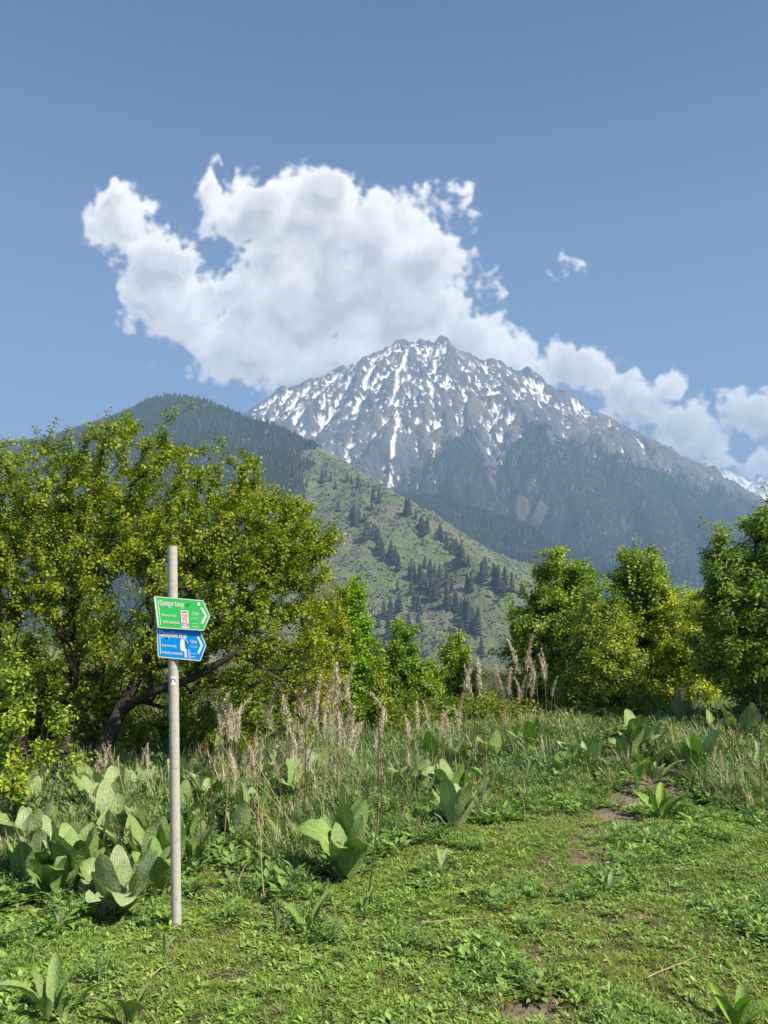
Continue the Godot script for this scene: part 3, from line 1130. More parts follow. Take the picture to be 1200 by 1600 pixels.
func big_leaf(width: float, curl: float, fold: float, wave: float, twist: float) -> ArrayMesh:
	# unit length along +y from a short stalk, upper face towards +z
	var m := MB.new()
	var fs := [0.0, 0.10, 0.17, 0.28, 0.42, 0.58, 0.73, 0.86, 0.95, 1.0]
	var ws := [0.07, 0.08, 0.34, 0.74, 0.98, 1.0, 0.86, 0.62, 0.36, 0.06]
	var rows := fs.size() - 1
	var ph := rf(0, TAU)
	var p := Vector3.ZERO
	var ang := 0.0
	for r in rows + 1:
		var f: float = fs[r]
		var w: float = width * 0.5 * ws[r]
		var t := Vector3(0, cos(ang), -sin(ang))
		var nn := Vector3(0, sin(ang), cos(ang))
		for c in 5:
			var s := (c - 2) / 2.0
			var tw := twist * f * s
			var q := p + Vector3(s * w, 0, 0) + nn * (absf(s) * absf(s) * w * fold + wave * w * absf(s) * sin(f * 11.0 + ph + s * 2.0) + tw * w)
			m.vert(q, nn, Color.WHITE, Vector2((s + 1) * 0.5, f))
		var stp: float = (fs[r + 1] - f) if r < rows else 0.0
		ang += curl * stp * (0.3 + 1.4 * f)
		p += t * stp
	for r in rows:
		for c in 4:
			var k := r * 5 + c
			m.i.append(k); m.i.append(k + 5); m.i.append(k + 6)
			m.i.append(k); m.i.append(k + 6); m.i.append(k + 1)
	var st := SurfaceTool.new()
	st.create_from(m.mesh(), 0)
	st.generate_normals()
	return st.commit()

func leaf_texture(blade_col: Color, vein: Color, sd: int) -> Array:
	var w := 128
	var h := 256
	var im := Image.create_empty(w, h, false, Image.FORMAT_RGB8)
	var hm := Image.create_empty(w, h, false, Image.FORMAT_RGB8)
	var nn := noise(0.03, 4, sd)
	for j in h:
		for i in w:
			var u := absf((i + 0.5) / w - 0.5) * 2.0
			var f := (j + 0.5) / h
			var rib := exp(-pow(u / (0.055 - 0.03 * f), 2))
			var q := fposmod(f * 13.0 - u * 3.6 + nn.get_noise_2d(i * 0.6, j * 0.6) * 0.5, 1.0)
			var side := exp(-pow((q - 0.5) / 0.10, 2)) * (1.0 - u * 0.6) * 0.6
			var vv := clampf(rib + side * 0.55, 0.0, 1.0)
			var c := blade_col.lerp(vein, vv)
			c = c * (1.0 + nn.get_noise_2d(i, j) * 0.2)
			im.set_pixel(i, j, c.linear_to_srgb())
			var b := clampf(0.5 - 0.35 * vv + nn.get_noise_2d(i * 2.0, j * 2.0) * 0.25, 0, 1)
			hm.set_pixel(i, j, Color(b, b, b))
	return [ImageTexture.create_from_image(im), ImageTexture.create_from_image(hm)]

func prepare_leaves() -> void:
	for k in 5:
		blades_big.append(big_leaf(rf(0.33, 0.46), rf(0.1, 1.0), rf(-0.2, 0.3), rf(0.10, 0.22), rf(-0.5, 0.5)))
	blades_big.append(big_leaf(0.42, 2.0, 0.1, 0.2, 0.4))
	for k in 4:
		blades_narrow.append(big_leaf(rf(0.2, 0.3), rf(0.5, 1.5), rf(0.3, 0.7), rf(0.05, 0.12), rf(-0.3, 0.3)))
	var tones := [[Color(0.205, 0.300, 0.105), Color(0.44, 0.52, 0.28)], [Color(0.165, 0.275, 0.070), Color(0.38, 0.48, 0.20)], [Color(0.265, 0.350, 0.165), Color(0.50, 0.56, 0.36)], [Color(0.19, 0.33, 0.05), Color(0.36, 0.47, 0.16)]]
	for k in tones.size():
		var t := leaf_texture(tones[k][0], tones[k][1], 200 + k)
		var m := mat(Color.WHITE, 0.42, false)
		m.albedo_texture = t[0]
		m.heightmap_enabled = true
		m.heightmap_texture = t[1]
		m.heightmap_scale = 0.9
		m.backlight_enabled = true
		m.backlight = Color(0.55, 0.65, 0.3)
		leaf_looks.append(m)

func plant(called: String, label: String, category: String, p: Vector3, count: int, len: float, spread: float, look: int, narrow := false, group := "", start := 0.0) -> Node3D:
	var o := base(called, p)
	tag(o, label, category, group)
	for k in count:
		var kinds := blades_narrow if narrow else blades_big
		var l := obj("leaf", kinds[rng.randi() % kinds.size()], leaf_looks[look if rng.randf() < 0.75 else (look + 1) % 3], o)
		var yaw := start + TAU * (k * 0.382 + rf(-0.08, 0.08))
		var lean := spread * (0.15 + 0.85 * float(k) / maxf(count - 1, 1)) + rf(-0.12, 0.12)
		var s := len * rf(0.6, 1.3)
		var b := Basis(Vector3.UP, yaw) * Basis(Vector3(1, 0, 0), lean) * Basis(Vector3.UP, PI + rf(-0.5, 0.5))
		var out := Basis(Vector3.UP, yaw) * Vector3(0, 0, 1)
		l.transform = Transform3D(b.scaled(Vector3(s, s, s)), out * rf(0.0, 0.06) - Vector3(0, 0.015, 0))
	return o

func build_plants() -> void:
	prepare_leaves()
	# the large dock plants around the signpost
	plant("dock_plant", "big pale leaved dock plant growing just behind the signpost foot", "plant", on_ground(185, 1422), 14, 0.33, 0.6, 2, false, "", 0.4)
	plant("dock_plant", "big leaved dock plant with upright leaves behind the clump by the post", "plant", on_ground(125, 1375), 13, 0.33, 0.5, 0, false, "", 1.2)
	plant("dock_plant", "dock plant with folded grey green leaves beside the post", "plant", on_ground(232, 1350), 10, 0.34, 0.6, 2, false, "", 2.0)
	plant("dock_plant", "dock plant half hidden in long grass at the meadow edge", "plant", on_ground(40, 1375), 7, 0.30, 0.5, 0, false, "", 3.0)
	var bed := ["low dock plant filling the bed in front of the clump by the post", "dock plant with overlapping leaves in the bed beside the post", "dock plant between the two biggest clumps by the post", "dock plant at the back of the bed by the post", "young dock plant at the rim of the bed by the post", "dock plant with pale backs of leaves in the bed by the post", "dock plant leaning out of the bed towards the trunks", "small dock plant tucked under the bed by the post"]
	var spots := [[85, 1398], [150, 1402], [212, 1392], [62, 1352], [172, 1352], [222, 1322], [120, 1330], [250, 1385]]
	for k in bed.size():
		plant("dock_plant", bed[k], "plant", on_ground(spots[k][0], spots[k][1]), 8 + k % 4, 0.27 + 0.02 * (k % 3), 0.5 + 0.05 * (k % 4), [0, 2, 2, 1][k % 4], false, "", k * 1.3)
	plant("dock_plant", "dock plant with tall upright rounded leaves among dead stems", "plant", on_ground(540, 1372), 8, 0.46, 0.3, 0, false, "", 0.9)
	plant("dock_plant", "crumpled broad leaved dock clump in front of drooping dry plumes", "plant", on_ground(712, 1296), 11, 0.36, 0.6, 2, false, "", 0.2)
	plant("dock_plant", "dark leaved dock clump under the leafy tree beside the path", "plant", on_ground(1098, 1222), 9, 0.46, 0.55, 1, false, "", 1.0)
	plant("dock_plant", "tall dock clump with shiny drooping leaves on the path bank", "plant", on_ground(1005, 1205), 12, 0.44, 0.7, 0, false, "", 0.6)
	plant("dock_plant", "dock clump with long pale leaves on the bank", "plant", on_ground(915, 1215), 10, 0.38, 0.75, 2, false, "", 2.2)
	plant("dock_plant", "dock clump with bleached leaves under the leafy tree", "plant", on_ground(1165, 1185), 10, 0.44, 0.7, 2, false, "", 0.7)
	plant("dock_plant", "dock clump at the foot of the dense bushes", "plant", on_ground(1060, 1165), 10, 0.46, 0.7, 0, false, "", 0.0)
	# narrow-leaved rosettes
	plant("leaf_rosette", "bright yellow green narrow leaved rosette beside the bare path", "plant", on_ground(1030, 1278), 13, 0.28, 0.75, 3, true)
	plant("leaf_rosette", "narrow leaved rosette splayed on the lawn before the dead stems", "plant", on_ground(487, 1452), 7, 0.22, 0.9, 1, true)
	plant("leaf_rosette", "small drooping rosette on the lawn beside the splayed one", "plant", on_ground(432, 1456), 4, 0.16, 0.9, 1, true)
	plant("leaf_rosette", "grey green upright rosette in the grass in front of the post", "plant", on_ground(85, 1592), 8, 0.25, 0.5, 0, true)
	plant("leaf_rosette", "small grey rosette leaf by the post foot", "plant", on_ground(258, 1490), 3, 0.16, 0.5, 2, true)
	plant("leaf_rosette", "yellow green rosette at the lawn edge opposite the path", "plant", on_ground(1150, 1606), 6, 0.19, 0.8, 3, true)
	plant("leaf_rosette", "small rosette at the foot of a dark dead stem", "plant", on_ground(570, 1420), 5, 0.16, 0.6, 1, true)
	plant("leaf_rosette", "pale rosette standing alone in the middle of the lawn", "plant", on_ground(945, 1392), 5, 0.14, 0.8, 2, true)
	plant("leaf_rosette", "thin grey rosette on the lawn below the crumpled dock clump", "plant", on_ground(690, 1368), 5, 0.18, 0.5, 2, true)
	plant("leaf_rosette", "low rosette in the weeds past the post", "plant", on_ground(205, 1600), 4, 0.2, 0.5, 0, true)
	# scattered leafy plants through the tall growth
	for k in 120:
		var px := rf(-20, 790)
		var py := rf(1195, 1335)
		if k < 45:
			px = rf(-20, 330)
			py = rf(1240, 1365)
		if px > 560 and py > 1270:
			py -= 60
		plant("meadow_plant", "broad leaved plant deep in the tall meadow growth", "plant", on_ground(px, py), rng.randi_range(3, 8), rf(0.22, 0.41), rf(0.15, 0.5), [0, 2, 2, 1][rng.randi() % 4], rng.randf() < 0.3, "leafy plants in the tall growth", rf(0, 6))
	for k in 22:
		plant("bank_plant", "leafy plant on the bank beside the path", "plant", on_ground(rf(830, 1200), rf(1150, 1240)), rng.randi_range(4, 8), rf(0.24, 0.44), rf(0.3, 0.8), rng.randi() % 4, rng.randf() < 0.4, "leafy plants on the path bank", rf(0, 6))

# ------------------------------------------------------------------ dry stalks of last year
func stalk_mesh(h: float, lean: float, r: float) -> MB:
	var m := MB.new()
	var pts := PackedVector3Array()
	var rad := PackedFloat32Array()
	var a := rf(0, TAU)
	var w := Vector3(cos(a), 0, sin(a))
	for k in 7:
		var f := k / 6.0
		pts.append(w * lean * f * f * h + Vector3(rf(-0.006, 0.006), h * f, rf(-0.006, 0.006)))
		rad.append(r * (1.0 - 0.65 * f))
	m.tube(pts, rad, 4, Color.WHITE)
	return m

func plume_mesh(h: float, len: float, droop: float, wide: float) -> MB:
	# a loose feathery head on top of a reed of height h
	var m := MB.new()
	var a := rf(0, TAU)
	var w := Vector3(cos(a), 0, sin(a))
	for k in 170:
		var f := rng.randf()
		var p := Vector3(0, h + len * f, 0) + w * droop * f * f * len
		var d := (rdir() * 0.55 + Vector3(0, 1.0 - droop * f * 0.8, 0) + w * droop * f).normalized()
		var l := len * rf(0.10, 0.26) * (1.15 - 0.6 * f)
		blade(m, p + rdir() * wide * (1.0 - 0.7 * f), d, l, 0.0026, rf(0.2, 0.9), shade_of(), 2)
	return m

func build_stalks() -> void:
	var straw := mat(Color(0.36, 0.29, 0.18), 0.85, false)
	var brown := mat(Color(0.085, 0.062, 0.045), 0.9, false)
	var fluff := mat(Color(0.60, 0.525, 0.41), 0.9)
	var reeds := []
	for k in 5:
		reeds.append([stalk_mesh(0.74, rf(0.0, 0.1), 0.0028).mesh(), plume_mesh(0.72, 0.34, rf(0.05, 0.7), 0.022).mesh()])
	for c in [
		[790, 1185, 8, 1.12, 0.07, "reddish dry reed clump with upright plumes before the dense bushes"],
		[815, 1190, 7, 1.2, 0.06, "tall dry reed clump leaning together by the dense bushes"],
		[850, 1175, 4, 1.0, 0.08, "few dry reeds standing against the dense bushes"],
		[480, 1235, 15, 1.1, 0.24, "wide clump of dry plumed reeds under the yellow green bush"],
		[520, 1225, 10, 1.1, 0.2, "dry plumed reed clump beside the slim bright green tree"],
		[445, 1230, 7, 1.0, 0.2, "dry reed clump below the spreading tree branches"],
		[700, 1222, 8, 0.9, 0.2, "dry reeds with drooping pale plumes behind the crumpled dock"],
		[725, 1200, 5, 1.2, 0.2, "tall dry reeds in front of the small pointed tree"],
		[150, 1262, 8, 0.62, 0.18, "dry reeds standing before the dark tree trunks"],
		[205, 1250, 6, 0.58, 0.20, "tangled dry reeds beside the leaning trunk"],
		[1135, 1265, 6, 0.55, 0.12, "thin dry reeds in the weeds opposite the path"],
		[360, 1245, 8, 0.9, 0.2, "thin dry reeds behind the signpost"],
		[400, 1270, 5, 0.8, 0.25, "loose dry reeds past the pale leaning stalks"],
		[620, 1230, 4, 0.9, 0.25, "loose dry reeds in front of the small round tree"],
		[655, 1255, 3, 0.75, 0.2, "short dry reeds beside the crumpled dock clump"],
		[560, 1260, 4, 0.8, 0.25, "loose dry reeds among the dark dead stems"],
		[430, 1292, 7, 0.72, 0.22, "loose straw reeds beside the pale broken stalk"],
		[500, 1290, 8, 0.78, 0.24, "straw reeds crowding behind the upright dock leaves"],
		[355, 1302, 5, 0.66, 0.2, "sparse straw reeds close behind the signpost"],
		[1075, 1180, 6, 0.8, 0.15, "dry reeds at the foot of the lime green bush"]]:
		var o := base("dry_reed_clump", on_ground(c[0], c[1]))
		tag(o, c[5], "reeds", "dry reed clumps")
		for k in c[2]:
			var kind: Array = reeds[rng.randi() % 5]
			var s: float = c[3] * rf(0.6, 1.15)
			var b := Basis(Vector3(rf(-1, 1), 0, rf(-1, 1)).normalized(), rf(0.0, 0.18)) * Basis(Vector3.UP, rf(0, TAU))
			var t := Transform3D(b.scaled(Vector3(s, s, s)), Vector3(rf(-1, 1) * c[4], -0.02, rf(-1, 1) * c[4]))
			var st := obj("stalk", kind[0], straw, o)
			st.transform = t
			obj("plume", kind[1], fluff, st)
	# single dead stems: foot, top, width, look
	var k := 0
	for s in [
		[575, 1398, 592, 1140, 0.0052, 1, "dark dead stem forking near its top in the middle of the meadow"],
		[473, 1350, 478, 1105, 0.0058, 1, "straight dark dead stem beside the upright dock leaves"],
		[452, 1345, 437, 1180, 0.0042, 1, "dark dead stem beside the straight one"],
		[318, 1345, 325, 1140, 0.0048, 1, "dark dead stem just past the signpost"],
		[332, 1330, 330, 1150, 0.0042, 1, "dark dead stem paired with the one past the signpost"],
		[600, 1300, 588, 1060, 0.0046, 1, "tall brown dead stem before the small round tree"],
		[414, 1408, 398, 1235, 0.0046, 0, "pale broken stalk rising from the lawn edge"],
		[485, 1335, 362, 1128, 0.0044, 0, "long pale stalk leaning over from the dead stems"],
		[470, 1300, 372, 1200, 0.0036, 0, "pale stalk leaning under the longest one"],
		[45, 1320, -20, 1238, 0.0046, 0, "pale stalk leaning across the corner sapling"],
		[60, 1300, 5, 1205, 0.0038, 0, "thin pale stalk leaning beside the corner sapling"],
		[222, 1290, 182, 1190, 0.0042, 0, "pale leaning stalk before the tree trunks"],
		[215, 1275, 160, 1160, 0.0036, 0, "thin pale stalk crossing before the tree trunks"],
		[72, 1290, 68, 1130, 0.0040, 1, "brown dead stem among the sapling leaves"],
		[108, 1285, 116, 1150, 0.0034, 1, "thin brown dead stem before the trunk"],
		[1165, 1280, 1150, 1130, 0.0042, 1, "dark dead stem under the leafy tree"],
		[1190, 1275, 1195, 1060, 0.0044, 1, "tall dark dead stem at the edge of the leafy tree"],
		[820, 1290, 806, 1215, 0.0036, 0, "bent straw stalk beside the dark hollow in the herbs"],
		[383, 1395, 382, 1355, 0.0036, 0, "short cut straw stalk on the lawn edge"],
		[690, 1260, 680, 1130, 0.0036, 1, "thin brown dead stem behind the crumpled dock"],
		[350, 1320, 356, 1170, 0.0036, 0, "thin straw stem standing past the paired dark ones"],
		[395, 1310, 405, 1150, 0.0036, 1, "thin brown stem standing behind the pale broken stalk"],
		[500, 1320, 512, 1130, 0.0036, 0, "upright straw stem behind the upright dock leaves"],
		[535, 1300, 530, 1120, 0.0038, 1, "brown stem rising beside the slim green tree"],
		[560, 1310, 566, 1180, 0.0034, 0, "thin straw stem next to the forked dark one"],
		[630, 1290, 640, 1150, 0.0036, 1, "brown stem standing before the small round tree"],
		[655, 1285, 648, 1190, 0.0034, 0, "short straw stem beside the crumpled dock"],
		[750, 1250, 756, 1120, 0.0038, 1, "brown stem before the small pale green tree"],
		[770, 1240, 762, 1150, 0.0036, 0, "straw stem at the edge of the upright plumes"],
		[870, 1210, 866, 1070, 0.0040, 1, "brown stem standing against the dense dark bush"],
		[1120, 1250, 1126, 1150, 0.0036, 0, "straw stem beside the dark leaved dock clump"]]:
		var p := on_ground(s[0], s[1])
		var o := base("dead_stem", p)
		tag(o, s[6], "stem", "dead stems in the meadow")
		var d := -p.z
		var tip: Vector3 = at(s[2], s[3], d) - p
		tip.z = rf(-0.1, 0.1)
		var pts := PackedVector3Array()
		var rad := PackedFloat32Array()
		var bow := Vector3(rf(-0.04, 0.04), 0, rf(-0.04, 0.04))
		for q in 9:
			var f := q / 8.0
			pts.append(tip * f + bow * sin(PI * f) + Vector3(rf(-0.004, 0.004), -0.02 * (1 - f), rf(-0.004, 0.004)))
			rad.append(s[4] * (1.0 - 0.55 * f))
		var m := MB.new()
		m.tube(pts, rad, 5, Color.WHITE, true)
		obj("stalk", m.mesh(), [straw, brown][s[5]], o)
		if tip.length() > 0.5:
			for q in 3:
				m = MB.new()
				var at0 := pts[4 + q + (q % 2)]
				var dd := (tip.normalized() * 0.8 + rdir() * 0.6).normalized()
				var l := rf(0.08, 0.2)
				m.tube(PackedVector3Array([at0, at0 + dd * l * 0.5 + rdir() * 0.008, at0 + dd * l]), PackedFloat32Array([s[4] * 0.55, s[4] * 0.45, s[4] * 0.3]), 4, Color.WHITE)
				obj("side_twig", m.mesh(), [straw, brown][s[5]], o)
		k += 1
	# twigs lying on the lawn
	for s in [[885, 1338, 950, 1340, "short stick lying across the worn path"], [660, 1448, 800, 1440, "long straw lying in the middle of the lawn"], [385, 1425, 450, 1432, "bare twig lying on the lawn beside the rosettes"], [1140, 1412, 1215, 1395, "pale stick lying on the grass past the path"], [235, 1540, 275, 1505, "pale straw lying in front of the post"], [1010, 1530, 1090, 1500, "bleached plant scrap lying on the lawn"]]:
		var p := on_ground(s[0], s[1])
		var e := on_ground(s[2], s[3]) - p
		var o := base("fallen_twig", p + Vector3(0, 0.022, 0))
		tag(o, s[4], "twig", "twigs lying on the lawn")
		var pts := PackedVector3Array()
		var rad := PackedFloat32Array()
		for q in 6:
			pts.append(e * (q / 5.0) + Vector3(rf(-0.008, 0.008), 0.006 * sin(q * 1.3) , rf(-0.01, 0.01)))
			rad.append(0.0032 * (1.0 - 0.1 * q))
		var m := MB.new()
		m.tube(pts, rad, 5, Color.WHITE, true)
		obj("stick", m.mesh(), straw, o)
		m = MB.new()
		m.tube(PackedVector3Array([pts[3], pts[3] + e.normalized() * 0.05 + Vector3(0.01, 0.012, 0.035)]), PackedFloat32Array([0.0022, 0.0012]), 4, Color.WHITE)
		obj("side_twig", m.mesh(), straw, o)

# ------------------------------------------------------------------ trees
func sprig(n: int, leaf: float, wide: float, fold: float, droop: float, sd: int) -> MB:
	# a twig tip of unit length with leaves set along it
	rng.seed = sd
	var m := MB.new()
	m.tube(PackedVector3Array([Vector3.ZERO, Vector3(0, 1, 0)]), PackedFloat32Array([0.018, 0.008]), 3, Color.WHITE)
	for q in m.v.size():
		m.u[q] = Vector2(8.5 / 9.0, 0.5)
	for k in n:
		var f := 0.12 + 0.9 * float(k) / n
		var a := k * 2.4 + rf(-0.5, 0.5)
		var d := Vector3(cos(a), rf(0.1, 0.8), sin(a)).normalized()
		d.y -= droop * rf(0.3, 1.0)
		d = d.normalized()
		var stalk := Vector3(0, f, 0) + d * leaf * 0.25
		var u0 := m.v.size()
		leaflet(m, stalk, d, (Vector3.UP + rdir() * 0.7).normalized(), leaf * rf(0.75, 1.2), leaf * wide * rf(0.85, 1.15), Color.WHITE, fold, rf(0.05, 0.45))
		for q in range(u0, m.v.size()):
			m.u[q] = Vector2((k % 8 + 0.5) / 9.0, 0.5)
	return m

func make_tree(called: String, label: String, category: String, cfg: Dictionary) -> Node3D:
	rng.seed = cfg.seed
	var roots: Array = cfg.roots          # each a polyline of points: the trunk(s)
	var foot: Vector3 = roots[0][0]
	var o := base(called, foot)
	tag(o, label, category, cfg.get("group", ""))
	var outline := noise(1.0 / cfg.get("lump", 0.6), 2, cfg.seed)
	var goals: Array = []
	var weight := 0.0
	for l in cfg.lobes:
		weight += l[1].x * l[1].y * 1.0 + l[1].y * l[1].z
	for l in cfg.lobes:
		var c: Vector3 = l[0]
		var r: Vector3 = l[1]
		var count := int(cfg.tips * (r.x * r.y + r.y * r.z) / weight)
		for k in count:
			var d := rdir()
			var s := 1.0
			if rng.randf() < cfg.get("shell", 0.65):
				s = rf(0.78, 1.02)
			else:
				s = pow(rng.randf(), 0.4) * 0.85
			var p := c + d * r * s
			s *= 1.0 + cfg.get("uneven", 0.5) * outline.get_noise_3dv(p)
			p = c + d * r * s
			if d.y > 0.35:
				p.y += pow(rng.randf(), 4.0) * cfg.get("shoots", 0.35)
			if p.y < gh(p.x, p.z) + cfg.get("clear", 0.12):
				continue
			goals.append([p.distance_to(foot), p, p.y < cfg.get("bare_below", 0.0) + rf(-0.5, 0.5) and rng.randf() < 0.6])
	for k in int(cfg.get("bare", 0)):
		var l: Array = cfg.lobes[rng.randi() % cfg.lobes.size()]
		var p: Vector3 = l[0] + rdir() * l[1] * rf(0.2, 0.8) - Vector3(0, l[1].y * 0.25, 0)
		if p.y > gh(p.x, p.z) + 0.3:
			goals.append([p.distance_to(foot), p, true])
	goals.sort_custom(func(a, b): return a[0] < b[0])
	var pos := PackedVector3Array()
	var par := PackedInt32Array()
	var pl := PackedFloat32Array()
	var dirs := PackedVector3Array()
	var join := -1
	for t in roots:
		for k in t.size():
			var p: Vector3 = t[k] - foot
			if k == 0 and pos.has(p):
				# a limb that leaves an earlier trunk
				join = pos.find(p)
				continue
			if k == 1 and join >= 0:
				pos.append(p)
				par.append(join)
				pl.append(pl[join] + p.distance_to(pos[join]))
				dirs.append((p - pos[join]).normalized())
				join = -1
				continue
			pos.append(p)
			par.append(-1 if k == 0 else pos.size() - 2)
			pl.append(0.0 if k == 0 else pl[pos.size() - 2] + p.distance_to(pos[pos.size() - 2]))
			dirs.append(Vector3.UP if k == 0 else (p - pos[pos.size() - 2]).normalized())
	var fixed := pos.size()
	var tips := PackedInt32Array()
	var bare := PackedByteArray()
	var step: float = cfg.get("step", 0.14)
	var thrift: float = cfg.get("thrift", 0.25)
	for gl in goals:
		var a: Vector3 = gl[1] - foot
		var best := 0
		var cost := 1e9
		for k in pos.size():
			var q := pos[k].distance_to(a) + thrift * pl[k]
			if q < cost:
				cost = q
				best = k
		var p0 := pos[best]
		var far := p0.distance_to(a)
		if far < 0.02:
			continue
		var n := maxi(1, int(ceil(far / step)))
		var ctrl := p0 + dirs[best] * far * 0.32 + Vector3(0, far * cfg.get("lift", 0.08), 0)
		var prev := best
		for s in n:
			var f := float(s + 1) / n
			var p := p0.lerp(ctrl, f).lerp(ctrl.lerp(a, f), f)
			if s < n - 1:
				p += rdir() * far * 0.035
			pos.append(p)
			par.append(prev)
			pl.append(pl[prev] + p.distance_to(pos[prev]))
			dirs.append((p - pos[prev]).normalized())
			prev = pos.size() - 1
		tips.append(prev)
		bare.append(1 if gl[2] else 0)
	# thickness from the number of twig ends carried
	var carried := PackedFloat32Array()
	carried.resize(pos.size())
	for t in tips:
		carried[t] += 1.0
	for k in range(pos.size() - 1, -1, -1):
		if par[k] >= 0:
			carried[par[k]] += carried[k]
	var most := carried[0]
	for k in fixed:
		most = maxf(most, carried[k])
	var tr: float = cfg.trunk
	var tw: float = cfg.get("twig", 0.0028)
	var ex := log(tr / tw) / log(maxf(most, 2.0))
	var rad := PackedFloat32Array()
	rad.resize(pos.size())
	for k in pos.size():
		rad[k] = tw * pow(maxf(carried[k], 1.0), ex)
	var m := MB.new()
	var btone := noise(3.0, 2, cfg.seed + 3)
	for k in pos.size():
		if par[k] < 0:
			continue
		var a := pos[par[k]]
		var b := pos[k]
		var ra := minf(rad[par[k]], rad[k] * 1.5)
		if par[par[k]] < 0:
			ra = rad[par[k]] * 1.35
		var sides := 7 if rad[k] > 0.03 else (4 if rad[k] > 0.008 else 3)
		var g := 1.0 + btone.get_noise_3dv(b) * 0.5
		m.tube(PackedVector3Array([a - (b - a).normalized() * ra * 0.3, b]), PackedFloat32Array([ra, rad[k]]), sides, Color(g, g, g))
	obj("trunk", m.mesh(), cfg.bark, o)
	# leaves on the twig ends
	var where: Array = []
	var tints := PackedColorArray()
	var hue := noise(1.4, 2, cfg.seed + 9)
	var size: float = cfg.sprig_len
	for q in tips.size():
		if bare[q]:
			continue
		var k := tips[q]
		var steps := int(cfg.get("along", 3))
		while k >= fixed and steps > 0:
			for r in int(cfg.get("per", 2)):
				var p := pos[k].lerp(pos[par[k]], rng.randf())
				var d := (dirs[k] * 0.6 + rdir() * 0.8 + Vector3(0, cfg.get("rise", 0.35), 0)).normalized()
				if steps == int(cfg.get("along", 3)) and r == 0:
					p = pos[k]
					d = (dirs[k] + rdir() * 0.35 + Vector3(0, cfg.get("rise", 0.35), 0)).normalized()
				var x := d.cross(rdir()).normalized()
				var s := size * rf(0.7, 1.25)
				where.append(Transform3D(Basis(x, d, x.cross(d)).scaled(Vector3(s, s, s)), p))
				var mix_ab := clampf(hue.get_noise_3dv(p * 1.5) * 1.3 + 0.5 + rf(-0.3, 0.3), 0.0, 1.0)   # patchy noise: leaves differ from twig to twig
				var c: Color = (cfg.leaf_a as Color).lerp(cfg.leaf_b, mix_ab) * rf(0.8, 1.2)
				if rng.randf() < cfg.get("rust", 0.0):
					c = c.lerp(Color(0.34, 0.17, 0.05), rf(0.3, 0.8))
				tints.append(c)
			k = par[k]
			steps -= 1
	obj("crown", joined_sprigs(cfg.sprig, where, tints), cfg.leaf_mat, o)
	return o

func joined_sprigs(s: MB, where: Array, tints: PackedColorArray) -> ArrayMesh:
	s.mesh()
	var n := s.v.size()
	var v := PackedVector3Array()
	var nn := PackedVector3Array()
	var cc := PackedColorArray()
	var uu := PackedVector2Array()
	var one := PackedColorArray()
	one.resize(n)
	var idx := PackedInt32Array()
	idx.resize(where.size() * s.i.size())
	var w := 0
	for k in where.size():
		var t: Transform3D = where[k]
		v.append_array(t * s.v)
		nn.append_array(Transform3D(t.basis.orthonormalized(), Vector3.ZERO) * s.n)
		one.fill(tints[k])
		cc.append_array(one)
		uu.append_array(s.u)
		var off := k * n
		for q in s.i:
			idx[w] = q + off
			w += 1
	var a := []
	a.resize(Mesh.ARRAY_MAX)
	a[Mesh.ARRAY_VERTEX] = v
	a[Mesh.ARRAY_NORMAL] = nn
	a[Mesh.ARRAY_COLOR] = cc
	a[Mesh.ARRAY_TEX_UV] = uu
	a[Mesh.ARRAY_INDEX] = idx
	var m := ArrayMesh.new()
	m.add_surface_from_arrays(Mesh.PRIMITIVE_TRIANGLES, a)
	return m

func lobe(px: float, py: float, d: float, rx: float, ry: float, rz: float) -> Array:
	return [at(px, py, d), Vector3(rx / F * d, ry / F * d, rz)]

func stem_line(px: float, py: float, d: float, list: Array) -> Array:
	# trunk from the ground through points given by direction and distance
	var x := (px - HX) / F * d
	var out := [Vector3(x, gh(x, -d) - 0.05, -d)]
	for p in list:
		var e := at(p[0], p[1], p[2])
		var a: Vector3 = out[out.size() - 1]
		for k in 2:
			out.append(a.lerp(e, (k + 1) / 2.0) + Vector3(rf(-0.02, 0.02), 0, rf(-0.02, 0.02)))
	return out

